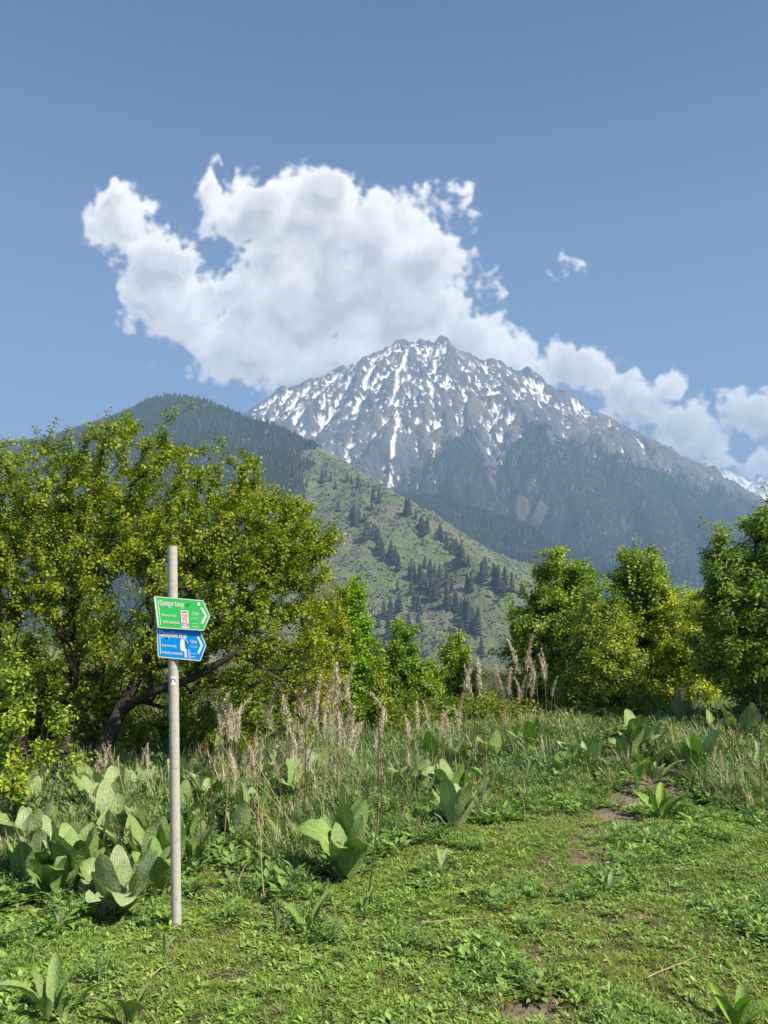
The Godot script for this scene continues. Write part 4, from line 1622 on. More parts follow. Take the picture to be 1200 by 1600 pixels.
func build_trees() -> void:
	var lm := leaf_mat(Color(0.85, 0.95, 0.35), 0.5)
	var tones := Image.create_empty(9, 1, false, Image.FORMAT_RGB8)
	for k in 8:
		var s := 0.66 + 0.34 * (k * 5 % 8) / 7.0
		tones.set_pixel(k, 0, Color(s, s, s * 0.95).linear_to_srgb())
	tones.set_pixel(8, 0, Color(0.45, 0.38, 0.35).linear_to_srgb())
	lm.albedo_texture = ImageTexture.create_from_image(tones)
	lm.texture_filter = BaseMaterial3D.TEXTURE_FILTER_NEAREST
	var bark := mat(Color(0.062, 0.052, 0.045), 0.95)
	var grey := mat(Color(0.11, 0.10, 0.09), 0.95)
	for b in [bark, grey]:
		var t := NoiseTexture2D.new()
		t.width = 256
		t.height = 256
		t.seamless = true
		t.noise = noise(0.04, 4, 97)
		b.heightmap_enabled = true
		b.heightmap_texture = t
		b.heightmap_scale = 2.0
		b.uv1_triplanar = true
		b.uv1_scale = Vector3(9, 2.5, 9)
	var s_round := sprig(8, 0.42, 0.62, 0.22, 0.35, 901)
	var s_long := sprig(9, 0.40, 0.46, 0.25, 0.3, 902)
	var s_small := sprig(11, 0.27, 0.5, 0.2, 0.1, 903)
	rng.seed = 4
	# the spreading old tree behind the signpost
	var r0 := stem_line(128, 1262, 7.6, [[150, 1190, 7.7], [190, 1110, 7.9], [235, 1020, 8.0], [270, 930, 8.1]])
	var r1 := stem_line(98, 1262, 7.7, [[100, 1180, 7.8], [105, 1090, 8.0], [110, 990, 8.2], [120, 890, 8.3]])
	var r2 := stem_line(58, 1255, 7.9, [[40, 1170, 8.0], [15, 1070, 8.3], [-10, 970, 8.5]])
	var r3 := [r0[4], at(230, 1085, 7.7), at(300, 1060, 7.6), at(370, 1020, 7.7), at(430, 985, 7.8)]
	var r4 := [r0[6], at(300, 960, 8.4), at(360, 900, 8.6), at(410, 850, 8.7)]
	make_tree("spreading_tree", "wide spreading yellow green tree with dark forked trunks behind the signpost", "tree", {
		"seed": 41, "uneven": 0.34, "roots": [r0, r1, r2, r3, r4], "trunk": 0.072, "twig": 0.0024, "bark": bark, "tips": 2350, "bare": 700, "shell": 0.74, "step": 0.13, "shoots": 0.12, "lump": 0.7, "along": 3, "per": 3, "clear": 0.55, "bare_below": 2.1,
		"lobes": [lobe(60, 830, 8.4, 150, 130, 1.3), lobe(-60, 860, 8.6, 150, 150, 1.4), lobe(190, 780, 8.6, 130, 105, 1.3), lobe(310, 810, 8.5, 130, 110, 1.3), lobe(400, 850, 8.4, 110, 100, 1.1), lobe(460, 850, 8.3, 70, 70, 0.8), lobe(420, 960, 8.0, 100, 95, 1.0), lobe(470, 1020, 7.9, 62, 75, 0.7), lobe(250, 930, 7.7, 190, 110, 1.2), lobe(60, 960, 7.7, 130, 110, 1.1), lobe(330, 1040, 8.4, 130, 70, 0.9), lobe(180, 1040, 8.6, 120, 75, 0.9), lobe(30, 1060, 8.6, 110, 80, 0.9)],
		"sprig": s_round, "sprig_len": 0.106, "leaf_mat": lm, "leaf_a": Color(0.215, 0.315, 0.030), "leaf_b": Color(0.375, 0.445, 0.038), "rust": 0.03, "rise": 0.3, "lift": 0.05})
	# saplings and shrubs near it
	make_tree("corner_sapling", "bright leafy sapling in front of the dark trunks", "tree", {
		"seed": 42, "roots": [stem_line(22, 1330, 5.7, [[20, 1180, 5.7], [25, 1010, 5.7]]), stem_line(60, 1325, 5.8, [[85, 1200, 5.8], [110, 1120, 5.8]])], "trunk": 0.012, "twig": 0.002, "bark": grey, "tips": 80, "shoots": 0.1, "lump": 0.3, "along": 3, "per": 2, "clear": 0.25,
		"lobes": [lobe(22, 1055, 5.7, 17, 62, 0.10), lobe(22, 1140, 5.7, 28, 60, 0.14), lobe(0, 1215, 5.7, 36, 45, 0.18), lobe(98, 1115, 5.8, 20, 28, 0.10), lobe(70, 1160, 5.8, 20, 28, 0.12), lobe(110, 1190, 5.8, 26, 12, 0.1)],
		"sprig": s_round, "sprig_len": 0.10, "leaf_mat": lm, "leaf_a": Color(0.317, 0.475, 0.059), "leaf_b": Color(0.456, 0.574, 0.070), "rust": 0.02})
	make_tree("low_shrub", "low yellow green shrub under the spreading tree", "shrub", {
		"seed": 43, "roots": [stem_line(310, 1225, 9.4, [[305, 1180, 9.4], [315, 1150, 9.4]])], "trunk": 0.02, "bark": bark, "tips": 300, "lump": 0.3, "shoots": 0.2,
		"lobes": [lobe(310, 1148, 9.4, 55, 52, 0.45), lobe(250, 1165, 9.2, 50, 42, 0.4), lobe(350, 1175, 9.3, 40, 40, 0.4), lobe(195, 1185, 9.0, 40, 34, 0.35)],
		"sprig": s_small, "sprig_len": 0.15, "leaf_mat": lm, "leaf_a": Color(0.257, 0.377, 0.049), "leaf_b": Color(0.396, 0.475, 0.059)})
	make_tree("yellow_bush", "yellow green bush at the rim of the spreading tree", "shrub", {
		"seed": 44, "roots": [stem_line(500, 1150, 11.0, [[505, 1080, 11.0], [505, 980, 11.0]])], "trunk": 0.04, "bark": bark, "tips": 330, "lump": 0.4, "shoots": 0.2,
		"lobes": [lobe(505, 985, 11.0, 42, 80, 0.5), lobe(490, 1070, 11.0, 50, 60, 0.6), lobe(440, 1100, 11.0, 45, 50, 0.5)],
		"sprig": s_small, "sprig_len": 0.17, "leaf_mat": lm, "leaf_a": Color(0.296, 0.377, 0.036), "leaf_b": Color(0.475, 0.494, 0.043), "rust": 0.03})
	make_tree("slim_tree", "slim upright bright green tree beside the spreading tree", "tree", {
		"seed": 45, "roots": [stem_line(552, 1150, 12.5, [[552, 1060, 12.5], [552, 960, 12.5], [552, 915, 12.5]])], "trunk": 0.035, "bark": bark, "tips": 280, "lump": 0.3, "shoots": 0.25,
		"lobes": [lobe(551, 965, 12.5, 23, 55, 0.25), lobe(552, 1040, 12.5, 27, 60, 0.3), lobe(552, 1100, 12.5, 27, 40, 0.35)],
		"sprig": s_round, "sprig_len": 0.16, "leaf_mat": lm, "leaf_a": Color(0.198, 0.415, 0.030), "leaf_b": Color(0.337, 0.554, 0.040), "rise": -0.1})
	make_tree("yellow_sapling", "thin yellow green sapling between two small trees", "tree", {
		"seed": 46, "roots": [stem_line(590, 1165, 11.3, [[590, 1080, 11.3], [590, 1020, 11.3]])], "trunk": 0.015, "bark": bark, "tips": 60, "lump": 0.3, "shoots": 0.15,
		"lobes": [lobe(590, 1050, 11.3, 13, 38, 0.15), lobe(590, 1100, 11.3, 18, 34, 0.2)],
		"sprig": s_round, "sprig_len": 0.13, "leaf_mat": lm, "leaf_a": Color(0.317, 0.456, 0.059), "leaf_b": Color(0.436, 0.535, 0.059)})
	make_tree("small_tree", "small round leafy tree with two pointed tops", "tree", {
		"seed": 47, "roots": [stem_line(635, 1150, 13.5, [[632, 1090, 13.5], [630, 1010, 13.5]])], "trunk": 0.04, "bark": bark, "tips": 360, "lump": 0.4, "shoots": 0.2,
		"lobes": [lobe(628, 1025, 13.5, 24, 42, 0.35), lobe(628, 1085, 13.5, 42, 48, 0.5), lobe(668, 1080, 13.5, 24, 40, 0.4)],
		"sprig": s_long, "sprig_len": 0.17, "leaf_mat": lm, "leaf_a": Color(0.218, 0.399, 0.056), "leaf_b": Color(0.360, 0.515, 0.072)})
	make_tree("small_tree", "small pale green cone shaped tree before the hillside", "tree", {
		"seed": 48, "roots": [stem_line(716, 1150, 15.0, [[716, 1090, 15.0], [713, 1010, 15.0]])], "trunk": 0.04, "bark": bark, "tips": 360, "lump": 0.4, "shoots": 0.25,
		"lobes": [lobe(712, 1028, 15.0, 22, 35, 0.3), lobe(716, 1070, 15.0, 42, 45, 0.5), lobe(716, 1110, 15.0, 48, 32, 0.6)],
		"sprig": s_long, "sprig_len": 0.17, "leaf_mat": lm, "leaf_a": Color(0.309, 0.463, 0.077), "leaf_b": Color(0.463, 0.567, 0.091)})
	# the dense bushes past the path
	make_tree("dense_bush", "dense dark green bush with upright twin tops", "tree", {
		"seed": 49, "roots": [stem_line(872, 1150, 13.8, [[872, 1060, 13.8], [870, 960, 13.8]]), stem_line(850, 1150, 13.6, [[835, 1060, 13.6], [830, 1000, 13.6]])], "trunk": 0.045, "bark": bark, "tips": 760, "lump": 0.35, "shoots": 0.28,
		"lobes": [lobe(870, 930, 13.8, 42, 62, 0.5), lobe(908, 930, 14.0, 24, 50, 0.4), lobe(840, 1000, 13.6, 48, 65, 0.6), lobe(880, 1020, 13.6, 55, 75, 0.7), lobe(845, 1085, 13.4, 58, 52, 0.7)],
		"sprig": s_round, "sprig_len": 0.17, "leaf_mat": lm, "leaf_a": Color(0.160, 0.284, 0.049), "leaf_b": Color(0.383, 0.514, 0.070)})
	make_tree("fine_bush", "fine leaved light green bush in front of the dense ones", "tree", {
		"seed": 50, "roots": [stem_line(945, 1165, 12.2, [[945, 1080, 12.2], [945, 980, 12.2]])], "trunk": 0.035, "bark": bark, "tips": 640, "lump": 0.35, "shoots": 0.25,
		"lobes": [lobe(938, 985, 12.4, 36, 60, 0.45), lobe(948, 1050, 12.2, 55, 65, 0.6), lobe(920, 1100, 12.2, 50, 45, 0.6), lobe(975, 1100, 12.2, 45, 50, 0.5)],
		"sprig": s_small, "sprig_len": 0.21, "leaf_mat": lm, "leaf_a": Color(0.239, 0.375, 0.081), "leaf_b": Color(0.492, 0.569, 0.100)})
	make_tree("dense_bush", "tall dense bush with a rounded top behind the fine leaved one", "tree", {
		"seed": 51, "roots": [stem_line(1005, 1150, 15.0, [[1002, 1060, 15.0], [1000, 930, 15.0]])], "trunk": 0.05, "bark": bark, "tips": 700, "lump": 0.35, "shoots": 0.28,
		"lobes": [lobe(996, 905, 15.0, 44, 42, 0.5), lobe(1005, 960, 15.0, 48, 60, 0.6), lobe(1040, 960, 15.0, 26, 44, 0.4), lobe(1020, 1040, 15.0, 60, 80, 0.8)],
		"sprig": s_round, "sprig_len": 0.175, "leaf_mat": lm, "leaf_a": Color(0.182, 0.308, 0.046), "leaf_b": Color(0.445, 0.542, 0.066)})
	make_tree("lime_bush", "sunlit lime green bush between the dense bush and the leafy tree", "tree", {
		"seed": 52, "roots": [stem_line(1075, 1140, 14.2, [[1075, 1080, 14.2], [1078, 1000, 14.2]])], "trunk": 0.04, "bark": bark, "tips": 460, "lump": 0.3, "shoots": 0.35,
		"lobes": [lobe(1060, 1010, 14.0, 36, 62, 0.5), lobe(1095, 990, 14.2, 40, 55, 0.5), lobe(1065, 1080, 14.0, 45, 48, 0.6)],
		"sprig": s_small, "sprig_len": 0.21, "leaf_mat": lm, "leaf_a": Color(0.340, 0.477, 0.056), "leaf_b": Color(0.708, 0.722, 0.075)})
	make_tree("leafy_tree", "big leafy green tree with long shoots beside the path end", "tree", {
		"seed": 53, "roots": [stem_line(1185, 1180, 10.4, [[1180, 1080, 10.4], [1175, 960, 10.4], [1180, 850, 10.4]]), stem_line(1210, 1180, 10.6, [[1230, 1050, 10.6], [1250, 930, 10.6]])], "trunk": 0.06, "bark": bark, "tips": 860, "lump": 0.35, "shoots": 0.285,
		"lobes": [lobe(1205, 865, 10.4, 42, 62, 0.5), lobe(1132, 885, 10.4, 22, 55, 0.35), lobe(1190, 940, 10.4, 80, 70, 0.8), lobe(1150, 1010, 10.3, 60, 75, 0.7), lobe(1220, 1030, 10.4, 90, 85, 0.9), lobe(1270, 900, 10.6, 70, 110, 0.8)],
		"sprig": s_long, "sprig_len": 0.175, "leaf_mat": lm, "leaf_a": Color(0.182, 0.319, 0.068), "leaf_b": Color(0.383, 0.514, 0.090)})
	# undergrowth at the back of the meadow
	var back := [[40, 1150, 13.0, "leafy bush far behind the sapling"], [150, 1145, 14.5, "leafy bush behind the two dark trunks"], [400, 1150, 13.0, "leafy bush behind the reeds under the spreading tree"], [250, 1140, 15.0, "leafy bush behind the low yellow green shrub"], [770, 1135, 16.5, "low bush beside the dense bushes at the meadow end"], [680, 1130, 18.0, "low bush behind the two small trees"], [1150, 1125, 16.5, "bush behind the big leafy tree"], [55, 1200, 10.2, "leafy shrub between the sapling and the dark trunks"], [150, 1205, 9.8, "leafy shrub growing round the leaning trunk"], [400, 1190, 10.4, "leafy shrub behind the loose dry reeds"], [590, 1172, 11.6, "low leafy shrub at the foot of the yellow green sapling"], [690, 1165, 12.2, "low leafy shrub between the two small trees"], [770, 1168, 12.0, "low leafy shrub beside the upright reddish plumes"], [1020, 1172, 11.6, "low leafy shrub below the tall dense bush"]]
	for k in back.size():
		var q: Array = back[k]
		var tall: float = 105.0 if k < 4 else (26.0 if k < 7 else (78.0 if k < 10 else 40.0))
		make_tree("meadow_bush", q[3], "shrub", {
			"seed": 60 + k, "roots": [stem_line(q[0], q[1], q[2], [[q[0], q[1] - tall, q[2]]])], "trunk": 0.03, "bark": bark, "tips": 200, "per": 1, "lump": 0.5, "shoots": 0.2,
			"lobes": [lobe(q[0], q[1] - tall * 0.9, q[2], 55, tall * 0.8, 0.7), lobe(q[0] + 40, q[1] - tall * 0.6, q[2], 45, tall * 0.6, 0.6)],
			"sprig": s_small, "sprig_len": 0.24, "leaf_mat": lm, "leaf_a": Color(0.200, 0.310, 0.045), "leaf_b": Color(0.320, 0.400, 0.055)})

# ------------------------------------------------------------------ signpost
class Plate:
	var tl: Vector3
	var tr: Vector3
	var bl: Vector3
	var br: Vector3
	var tip: float
	func p(s: float, t: float, off := 0.0) -> Vector3:
		return tl.lerp(tr, s).lerp(bl.lerp(br, s), t) + Vector3(0, 0, off)

func quad_on(m: MB, pl: Plate, s0: float, t0: float, s1: float, t1: float, off: float, col: Color) -> void:
	m.quad(pl.p(s0, t1, off), pl.p(s0, t0, off), pl.p(s1, t0, off), pl.p(s1, t1, off), col)

func bar_on(m: MB, pl: Plate, a: Vector2, b: Vector2, w: float, asp: float, off: float, col: Color) -> void:
	# stroke between two places on a plate; asp is its width over its height
	var d := (b - a) * Vector2(asp, 1)
	var n := Vector2(-d.y, d.x).normalized() * w * 0.5 / Vector2(asp, 1)
	m.quad(pl.p(a.x + n.x, a.y + n.y, off), pl.p(a.x - n.x, a.y - n.y, off), pl.p(b.x - n.x, b.y - n.y, off), pl.p(b.x + n.x, b.y + n.y, off), col)

func write_on(pl: Plate, text: String, s0: float, t0: float, s1: float, t1: float, off: float, bold: bool) -> ArrayMesh:
	var f := SystemFont.new()
	f.font_names = PackedStringArray(["Droid Sans"])
	f.font_weight = 700 if bold else 400
	var tm := TextMesh.new()
	tm.text = text
	tm.font = f
	tm.font_size = 64
	tm.pixel_size = 0.01
	tm.depth = 0.0
	tm.curve_step = 2.0
	var a := tm.get_mesh_arrays()
	var v: PackedVector3Array = a[Mesh.ARRAY_VERTEX]
	var lo := Vector2(1e9, 1e9)
	var hi := -lo
	for q in v:
		lo = Vector2(minf(lo.x, q.x), minf(lo.y, q.y))
		hi = Vector2(maxf(hi.x, q.x), maxf(hi.y, q.y))
	var out := PackedVector3Array()
	var nn := PackedVector3Array()
	for q in v:
		out.append(pl.p(lerpf(s0, s1, (q.x - lo.x) / (hi.x - lo.x)), lerpf(t1, t0, (q.y - lo.y) / (hi.y - lo.y)), off))
		nn.append(Vector3(0, 0, 1))
	var arr := []
	arr.resize(Mesh.ARRAY_MAX)
	arr[Mesh.ARRAY_VERTEX] = out
	arr[Mesh.ARRAY_NORMAL] = nn
	arr[Mesh.ARRAY_INDEX] = a[Mesh.ARRAY_INDEX]
	var m := ArrayMesh.new()
	m.add_surface_from_arrays(Mesh.PRIMITIVE_TRIANGLES, arr)
	return m

func build_sign() -> void:
	var d := 4.21
	var foot := Vector3((276.0 - HX) / F * d, 0, -d)
	foot.y = gh(foot.x, foot.z)
	var o := base("signpost", foot)
	tag(o, "grey metal trail signpost with a green and a blue arrow sign", "signpost")
	var steel := mat(Color(0.44, 0.43, 0.41), 0.42, false)
	var grime := NoiseTexture2D.new()
	grime.width = 256
	grime.height = 512
	grime.noise = noise(0.02, 5, 303)
	var ramp := Gradient.new()
	ramp.offsets = PackedFloat32Array([0.0, 0.30, 0.42, 1.0])
	ramp.colors = PackedColorArray([Color(0.80, 0.77, 0.73), Color(0.93, 0.92, 0.90), Color(0.98, 0.98, 0.97), Color(1, 1, 1)])
	grime.color_ramp = ramp
	grime.seamless = true
	steel.albedo_texture = grime
	steel.uv1_triplanar = true
	steel.uv1_scale = Vector3(7, 2.2, 7)
	steel.metallic_specular = 0.5
	# pole, leaning slightly
	var top := at(269, 855, d) - foot
	var m := MB.new()
	var pts := PackedVector3Array()
	var rad := PackedFloat32Array()
	for k in 13:
		pts.append(Vector3(0, -0.12, 0).lerp(top, k / 12.0))
		rad.append(0.0272)
	m.tube(pts, rad, 28, Color.WHITE)
	pts = PackedVector3Array()
	rad = PackedFloat32Array()
	obj("pole", m.mesh(), steel, o)
	# a domed cap, slightly dented rim
	m = MB.new()
	m.tube(PackedVector3Array([top - Vector3(0, 0.001, 0), top + Vector3(0, 0.003, 0), top + Vector3(0, 0.006, 0), top + Vector3(0, 0.007, 0)]), PackedFloat32Array([0.0278, 0.0278, 0.024, 0.002]), 28, Color.WHITE, true)
	obj("cap", m.mesh(), steel, o)
	# rust specks and chips on the paint
	var rust := mat(Color(0.10, 0.07, 0.05), 0.9, false)
	for k in 18:
		var f := rf(0.05, 0.98)
		var c := Vector3.ZERO.lerp(top, f)
		var a := rf(0.2, 2.9)
		var n := Vector3(cos(a), 0, sin(a))
		var sd := Vector3(-n.z, 0, n.x)
		m = MB.new()
		var w := rf(0.0012, 0.0032)
		var hh := rf(0.0015, 0.006)
		var q := c + n * 0.0276
		var ring := []
		for j in 7:
			var b := TAU * j / 7.0
			ring.append(q + sd * cos(b) * w * rf(0.6, 1.2) + Vector3(0, sin(b) * hh * rf(0.6, 1.2), 0))
		for j in 7:
			m.tri(q, ring[j], ring[(j + 1) % 7], Color.WHITE)
		obj("rust_speck", m.mesh(), rust, o)
	# the two arrow plates
	var zb := d - 0.0325
	var zg := d - 0.0462
	var blue := Plate.new()
	blue.tl = at(244.6, 977, zb) - foot
	blue.tr = at(311.5, 982.5, zb) - foot
	blue.bl = at(246.5, 1027, zb) - foot
	blue.br = at(313, 1033.3, zb) - foot
	blue.tip = 1.155
	var green := Plate.new()
	green.tl = at(240.8, 931.3, zg) - foot
	green.tr = at(317, 937.8, zg) - foot
	green.bl = at(246.8, 981.3, zg) - foot
	green.br = at(318.3, 985.7, zg) - foot
	green.tip = 1.15
	var white := mat(Color(0.80, 0.82, 0.80), 0.5, false)
	var tints := [mat(Color(0.050, 0.56, 0.125), 0.45, false), mat(Color(0.001, 0.285, 0.82), 0.45, false)]
	for k in 2:
		var pl: Plate = [green, blue][k]
		tints[k].metallic_specular = 0.3
		var outline := [Vector2(0, 0), Vector2(1, 0), Vector2(pl.tip, 0.5), Vector2(1, 1), Vector2(0, 1)]
		m = MB.new()
		var th := 0.004
		for j in 5:
			var a: Vector2 = outline[j]
			var b: Vector2 = outline[(j + 1) % 5]
			m.tri(pl.p(0.5, 0.5, 0), pl.p(b.x, b.y, 0), pl.p(a.x, a.y, 0), Color.WHITE)
			m.tri(pl.p(0.5, 0.5, -th), pl.p(a.x, a.y, -th), pl.p(b.x, b.y, -th), Color.WHITE)
			m.quad(pl.p(a.x, a.y, -th), pl.p(a.x, a.y, 0), pl.p(b.x, b.y, 0), pl.p(b.x, b.y, -th), Color.WHITE)
		var sign_o := obj("arrow_sign", m.mesh(), tints[k], o)
		sign_o.set_meta("label", ["green arrow sign with white lettering and a pasted sticker", "blue arrow sign with white lettering below the green one"][k])
		# pale border line
		m = MB.new()
		var asp := 1.45
		var ins := 0.018
		var off := 0.0006
		var line := [Vector2(ins * 0.7, ins), Vector2(1 - ins * 0.2, ins), Vector2(pl.tip - ins * 0.9, 0.5), Vector2(1 - ins * 0.2, 1 - ins), Vector2(ins * 0.7, 1 - ins)]
		for j in 5:
			bar_on(m, pl, line[j], line[(j + 1) % 5], 0.052 if j == 4 and k == 0 else 0.026, asp, off, Color.WHITE)
		obj("border", m.mesh(), white, sign_o)
		m = MB.new()
		quad_on(m, pl, 0.062, 0.12, 0.078, 0.90, off, Color.WHITE)
		obj("side_line", m.mesh(), white, sign_o)
		m = MB.new()
		var cx := 0.965 if k == 0 else 0.955
		bar_on(m, pl, Vector2(cx, 0.24), Vector2(cx + 0.095, 0.505), 0.075, asp, off, Color.WHITE)
		bar_on(m, pl, Vector2(cx + 0.095, 0.495), Vector2(cx, 0.77), 0.075, asp, off + 0.0002, Color.WHITE)
		obj("arrow_head", m.mesh(), white, sign_o)
		var words: Array = [
			[["Qasqyr tauy", 0.10, 0.105, 0.60, 0.335, true], ["Волчья гора", 0.115, 0.53, 0.42, 0.64, true], ["Wolf mountain", 0.125, 0.735, 0.485, 0.835, true], ["2,7 km", 0.755, 0.40, 0.905, 0.525, true], ["2 h 05 min", 0.745, 0.575, 0.895, 0.645, false]],
			[["Qasqabas tauy", 0.09, 0.14, 0.70, 0.40, true], ["Гора Каскабас", 0.105, 0.56, 0.46, 0.66, true], ["Kaskabas mountain", 0.105, 0.77, 0.585, 0.865, true], ["7,4 km", 0.775, 0.36, 0.925, 0.48, true], ["3 h 20 min", 0.775, 0.53, 0.935, 0.60, false]]][k]
		for w in words:
			obj("lettering", write_on(pl, w[0], w[1], w[2], w[3], w[4], off + 0.0003, w[5]), white, sign_o)
		m = MB.new()
		quad_on(m, pl, 0.75, 0.78, 0.90, 0.79, off, Color.WHITE)
		for q in 4:
			quad_on(m, pl, 0.755 + 0.037 * q, 0.872, 0.784 + 0.037 * q, 0.892, off, Color.WHITE)
		obj("thin_line", m.mesh(), white, sign_o)
		# clamp that holds the plate to the pole
		m = MB.new()
		for q in [0.28, 0.74]:
			var y: float = pl.p(0.4, q).y
			var cxp := top.x * y / top.y
			m.box(Vector3(cxp - 0.034, y - 0.009, -0.030), Vector3(cxp + 0.034, y + 0.009, (pl.p(0.4, q).z - 0.0045)), Color.WHITE)
		obj("clamp", m.mesh(), steel, sign_o)
	# things pasted on the green sign
	var paper := mat(Color(0.82, 0.80, 0.82), 0.6, false)
	var pink := mat(Color(0.72, 0.10, 0.33), 0.6, false)
	var violet := mat(Color(0.20, 0.11, 0.30), 0.6, false)
	m = MB.new()
	quad_on(m, green, 0.525, 0.38, 0.685, 0.955, 0.0012, Color.WHITE)
	var st := obj("sticker", m.mesh(), paper, o)
	st.set_meta("label", "white sticker with pink lettering on the green sign")
	obj("lettering", write_on(green, "THE", 0.545, 0.50, 0.665, 0.61, 0.0016, true), pink, st)
	obj("lettering", write_on(green, "TV", 0.555, 0.63, 0.66, 0.75, 0.0016, true), pink, st)
	obj("lettering", write_on(green, "15", 0.575, 0.77, 0.665, 0.91, 0.0016, true), pink, st)
	m = MB.new()
	quad_on(m, green, 0.55, 0.42, 0.66, 0.455, 0.0016, Color.WHITE)
	quad_on(m, green, 0.545, 0.76, 0.565, 0.88, 0.0016, Color.WHITE)
	quad_on(m, green, 0.66, 0.80, 0.678, 0.87, 0.0016, Color.WHITE)
	obj("print", m.mesh(), violet, st)
	m = MB.new()
	quad_on(m, green, 0.885, 0.085, 0.945, 0.20, 0.0012, Color.WHITE)
	obj("small_emblem", m.mesh(), white, o)
	m = MB.new()
	for s in 9:
		var a := Vector2(rf(0.66, 0.73), rf(0.14, 0.30))
		bar_on(m, green, a, a + Vector2(rf(-0.03, 0.03), rf(-0.05, 0.05)), 0.014, 1.45, 0.0014, Color.WHITE)
	for s in 4:
		var a := Vector2(rf(0.1, 0.5), rf(0.4, 0.6))
		bar_on(m, green, a, a + Vector2(0.006, 0.01), 0.012, 1.45, 0.0014, Color.WHITE)
	obj("scratches", m.mesh(), mat(Color(0.02, 0.10, 0.04), 0.8, false), o)
	# peeled sticker left on the blue sign
	m = MB.new()
	var ring := []
	var c0 := Vector2(0.60, 0.55)
	for j in 20:
		var a := TAU * j / 20.0
		ring.append(c0 + Vector2(cos(a) * 0.068, sin(a) * 0.20) * (1.0 + 0.05 * sin(a * 3.0 + 1.0)))
	for j in 20:
		m.tri(blue.p(c0.x, c0.y, 0.0012), blue.p(ring[(j + 1) % 20].x, ring[(j + 1) % 20].y, 0.0012), blue.p(ring[j].x, ring[j].y, 0.0012), Color.WHITE)
	bar_on(m, blue, Vector2(0.655, 0.66), Vector2(0.665, 0.93), 0.075, 1.45, 0.0014, Color.WHITE)
	bar_on(m, blue, Vector2(0.635, 0.36), Vector2(0.65, 0.28), 0.04, 1.45, 0.0014, Color.WHITE)
	bar_on(m, blue, Vector2(0.70, 0.40), Vector2(0.71, 0.47), 0.03, 1.45, 0.0014, Color.WHITE)
	bar_on(m, blue, Vector2(0.725, 0.66), Vector2(0.735, 0.95), 0.016, 1.45, 0.0014, Color.WHITE)
	bar_on(m, blue, Vector2(0.755, 0.68), Vector2(0.765, 0.95), 0.016, 1.45, 0.0014, Color.WHITE)
	bar_on(m, blue, Vector2(0.725, 0.80), Vector2(0.765, 0.80), 0.016, 1.45, 0.0016, Color.WHITE)
	var peeled := obj("sticker", m.mesh(), paper, o)
	peeled.set_meta("label", "torn white sticker remains on the blue sign")
	m = MB.new()
	bar_on(m, blue, Vector2(0.665, 0.40), Vector2(0.68, 0.62), 0.045, 1.45, 0.0018, Color.WHITE)
	bar_on(m, blue, Vector2(0.22, 0.37), Vector2(0.26, 0.40), 0.03, 1.45, 0.0018, Color.WHITE)
	obj("scratches", m.mesh(), mat(Color(0.01, 0.05, 0.16), 0.8, false), o)
	# round trail mark on the pole below
	var sx := top.x * (at(275, 1063, d).y - foot.y) / top.y
	var sy := at(275, 1063, d).y - foot.y
	m = MB.new()
	for k in 6:
		var a0 := 1.15 + 0.9 * k / 6.0 - 0.15
		var a1 := 1.15 + 0.9 * (k + 1) / 6.0 - 0.15
		var p0 := Vector3(sx + cos(a0) * 0.0277, 0, sin(a0) * 0.0277)
		var p1 := Vector3(sx + cos(a1) * 0.0277, 0, sin(a1) * 0.0277)
		m.quad(p1 + Vector3(0, sy - 0.023, 0), p1 + Vector3(0, sy + 0.023, 0), p0 + Vector3(0, sy + 0.023, 0), p0 + Vector3(0, sy - 0.023, 0), Color.WHITE)
	var mark := obj("trail_mark", m.mesh(), paper, o)
	m = MB.new()
	for j in 18:
		var q := []
		for e in 4:
			var b: float = TAU * (j + [0, 1, 1, 0][e]) / 18.0
			var rr := [0.0125, 0.0125, 0.007, 0.007][e] as float
			if sin(b) < -0.35:
				rr = 0.0125 if e < 2 else 0.011
			var ang := 1.45 - cos(b) * rr / 0.0281
			q.append(Vector3(sx + cos(ang) * 0.0281, sy + sin(b) * rr, sin(ang) * 0.0281))
		m.quad(q[0], q[1], q[2], q[3], Color.WHITE)
	obj("ring", m.mesh(), mat(Color(0.03, 0.04, 0.045), 0.7, false), mark)

func build_bird() -> void:
	# two small birds high up
	var dark := mat(Color(0.02, 0.02, 0.022), 0.8, false)
	for k in 2:
		var o := base("bird", at([1076, 310][k], [65, 33][k], 95.0))
		tag(o, ["small dark bird flying high above the mountain", "small dark bird flying high above the spreading tree"][k], "bird")
		var m := MB.new()
		m.tube(PackedVector3Array([Vector3(-0.15, 0, 0), Vector3(-0.08, 0.02, 0), Vector3(0.05, 0.02, 0), Vector3(0.11, 0.03, 0), Vector3(0.16, 0.02, 0)]), PackedFloat32Array([0.012, 0.035, 0.045, 0.028, 0.006]), 8, Color.WHITE, true)
		obj("body", m.mesh(), dark, o)
		for s in [-1, 1]:
			m = MB.new()
			m.quad(Vector3(0.06, 0.03, 0), Vector3(0.04, 0.10, 0.17 * s), Vector3(-0.03, 0.09, 0.17 * s), Vector3(-0.04, 0.02, 0), Color.WHITE)
			m.tri(Vector3(0.04, 0.10, 0.17 * s), Vector3(-0.07, 0.07, 0.34 * s), Vector3(-0.03, 0.09, 0.17 * s), Color.WHITE)
			obj("wing", m.mesh(), dark, o)
		o.rotation.y = 0.9 + k
		o.rotation.z = 0.5
		o.scale = Vector3.ONE * [0.75, 0.4][k]

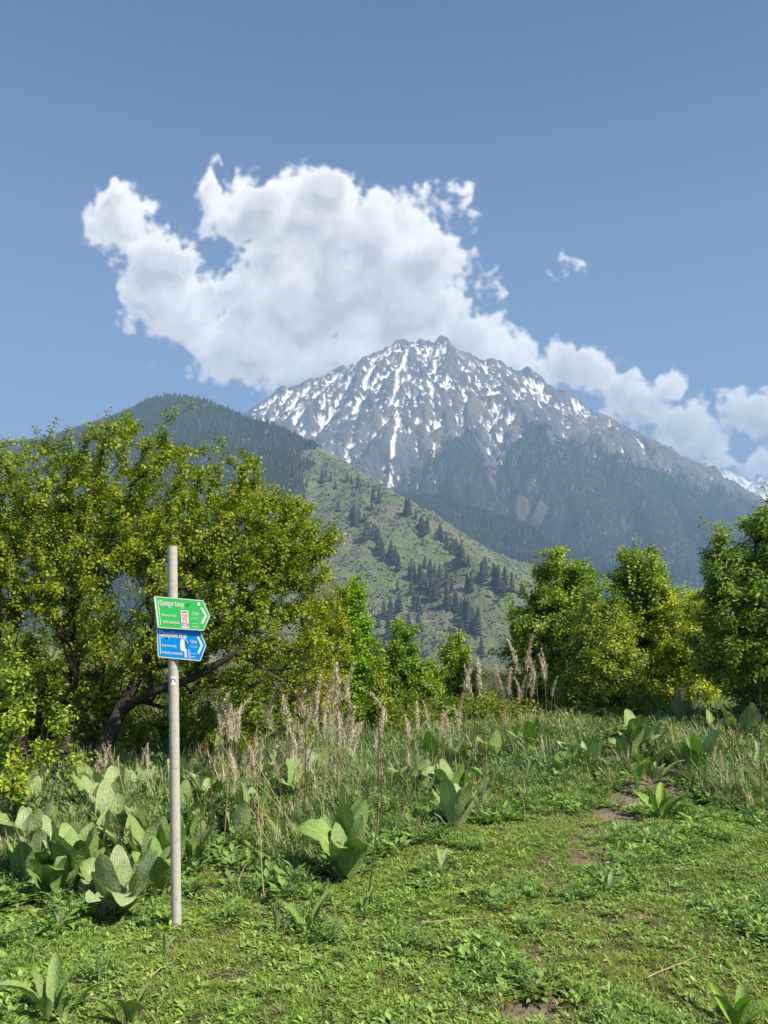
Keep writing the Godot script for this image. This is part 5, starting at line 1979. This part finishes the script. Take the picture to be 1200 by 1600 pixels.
# ------------------------------------------------------------------ the scene
func _ready() -> void:
	rng.seed = 7
	n_ground = noise(0.35, 4, 17)
	var cam := Camera3D.new()
	cam.name = "camera"
	cam.projection = Camera3D.PROJECTION_FRUSTUM
	cam.near = 0.05
	cam.far = 40000.0
	cam.size = 2.0 * 800.0 / F * cam.near
	cam.frustum_offset = Vector2(0, (HY - 800.0) / F * cam.near)
	cam.position = Vector3(0, EYE, 0)
	add_child(cam)
	cam.current = true
	var sun := DirectionalLight3D.new()
	sun.name = "sun"
	sun.light_energy = 1.6
	sun.light_color = Color(1.0, 0.95, 0.86)
	sun.light_angular_distance = 0.5
	sun.shadow_enabled = true
	add_child(sun)
	sun.look_at_from_position(SUN * 100.0, Vector3.ZERO, Vector3.UP)
	var env := Environment.new()
	env.background_mode = Environment.BG_SKY
	env.sky = Sky.new()
	env.sky.sky_material = build_sky()
	env.background_energy_multiplier = 0.43
	env.tonemap_mode = Environment.TONE_MAPPER_LINEAR
	env.tonemap_exposure = EXPO
	env.fog_enabled = true
	env.fog_light_color = Color(0.62, 0.79, 1.0)
	env.fog_density = 0.000155
	env.sdfgi_enabled = true
	env.ssao_enabled = true
	env.ssil_enabled = true
	var we := WorldEnvironment.new()
	we.name = "world"
	we.environment = env
	add_child(we)
	print("sky ", Time.get_ticks_msec())
	for p in [[835, 1580, 62, 26, 1.0], [870, 1560, 30, 12, 0.9], [800, 1592, 40, 14, 0.9], [965, 1275, 40, 20, 1.1], [985, 1250, 42, 14, 1.2], [1010, 1232, 46, 12, 1.2], [1045, 1218, 40, 9, 1.1], [925, 1300, 45, 14, 0.7], [915, 1345, 52, 18, 0.72], [905, 1320, 40, 14, 0.6], [790, 1432, 40, 18, 0.5], [1000, 1432, 40, 12, 0.6], [880, 1395, 44, 24, 0.55], [860, 1450, 44, 26, 0.45], [850, 1510, 46, 28, 0.45], [690, 1470, 26, 10, 0.5], [350, 1535, 30, 12, 0.55], [430, 1425, 36, 10, 0.45], [560, 1500, 40, 12, 0.35], [350, 1380, 50, 12, 0.5]]:
		var g := on_ground(p[0], p[1])
		var e := on_ground(p[0], p[1] + p[3])
		dirt_spots.append([g, p[2] / F * -g.z, maxf(absf(e.z - g.z), 0.08), p[4]])
	for p in [[-60, 1425], [0, 1415], [120, 1430], [250, 1400], [330, 1365], [420, 1390], [520, 1380], [600, 1352], [690, 1305], [780, 1288], [870, 1275], [920, 1268], [960, 1250], [1010, 1225], [1050, 1270], [1100, 1300], [1260, 1305]]:
		var g := on_ground(p[0], p[1])
		rim.append([g.x, -g.z])
	rim.sort_custom(func(a, b): return a[0] < b[0])
	build_ground()
	print("ground ", Time.get_ticks_msec())
	build_mountains()
	print("mountains ", Time.get_ticks_msec())
	rng.seed = 101
	build_sign()
	build_trees()
	print("trees ", Time.get_ticks_msec())
	rng.seed = 102
	build_plants()
	build_stalks()
	print("plants ", Time.get_ticks_msec())
	rng.seed = 103
	build_meadow()
	build_bird()
	print("done ", Time.get_ticks_msec())
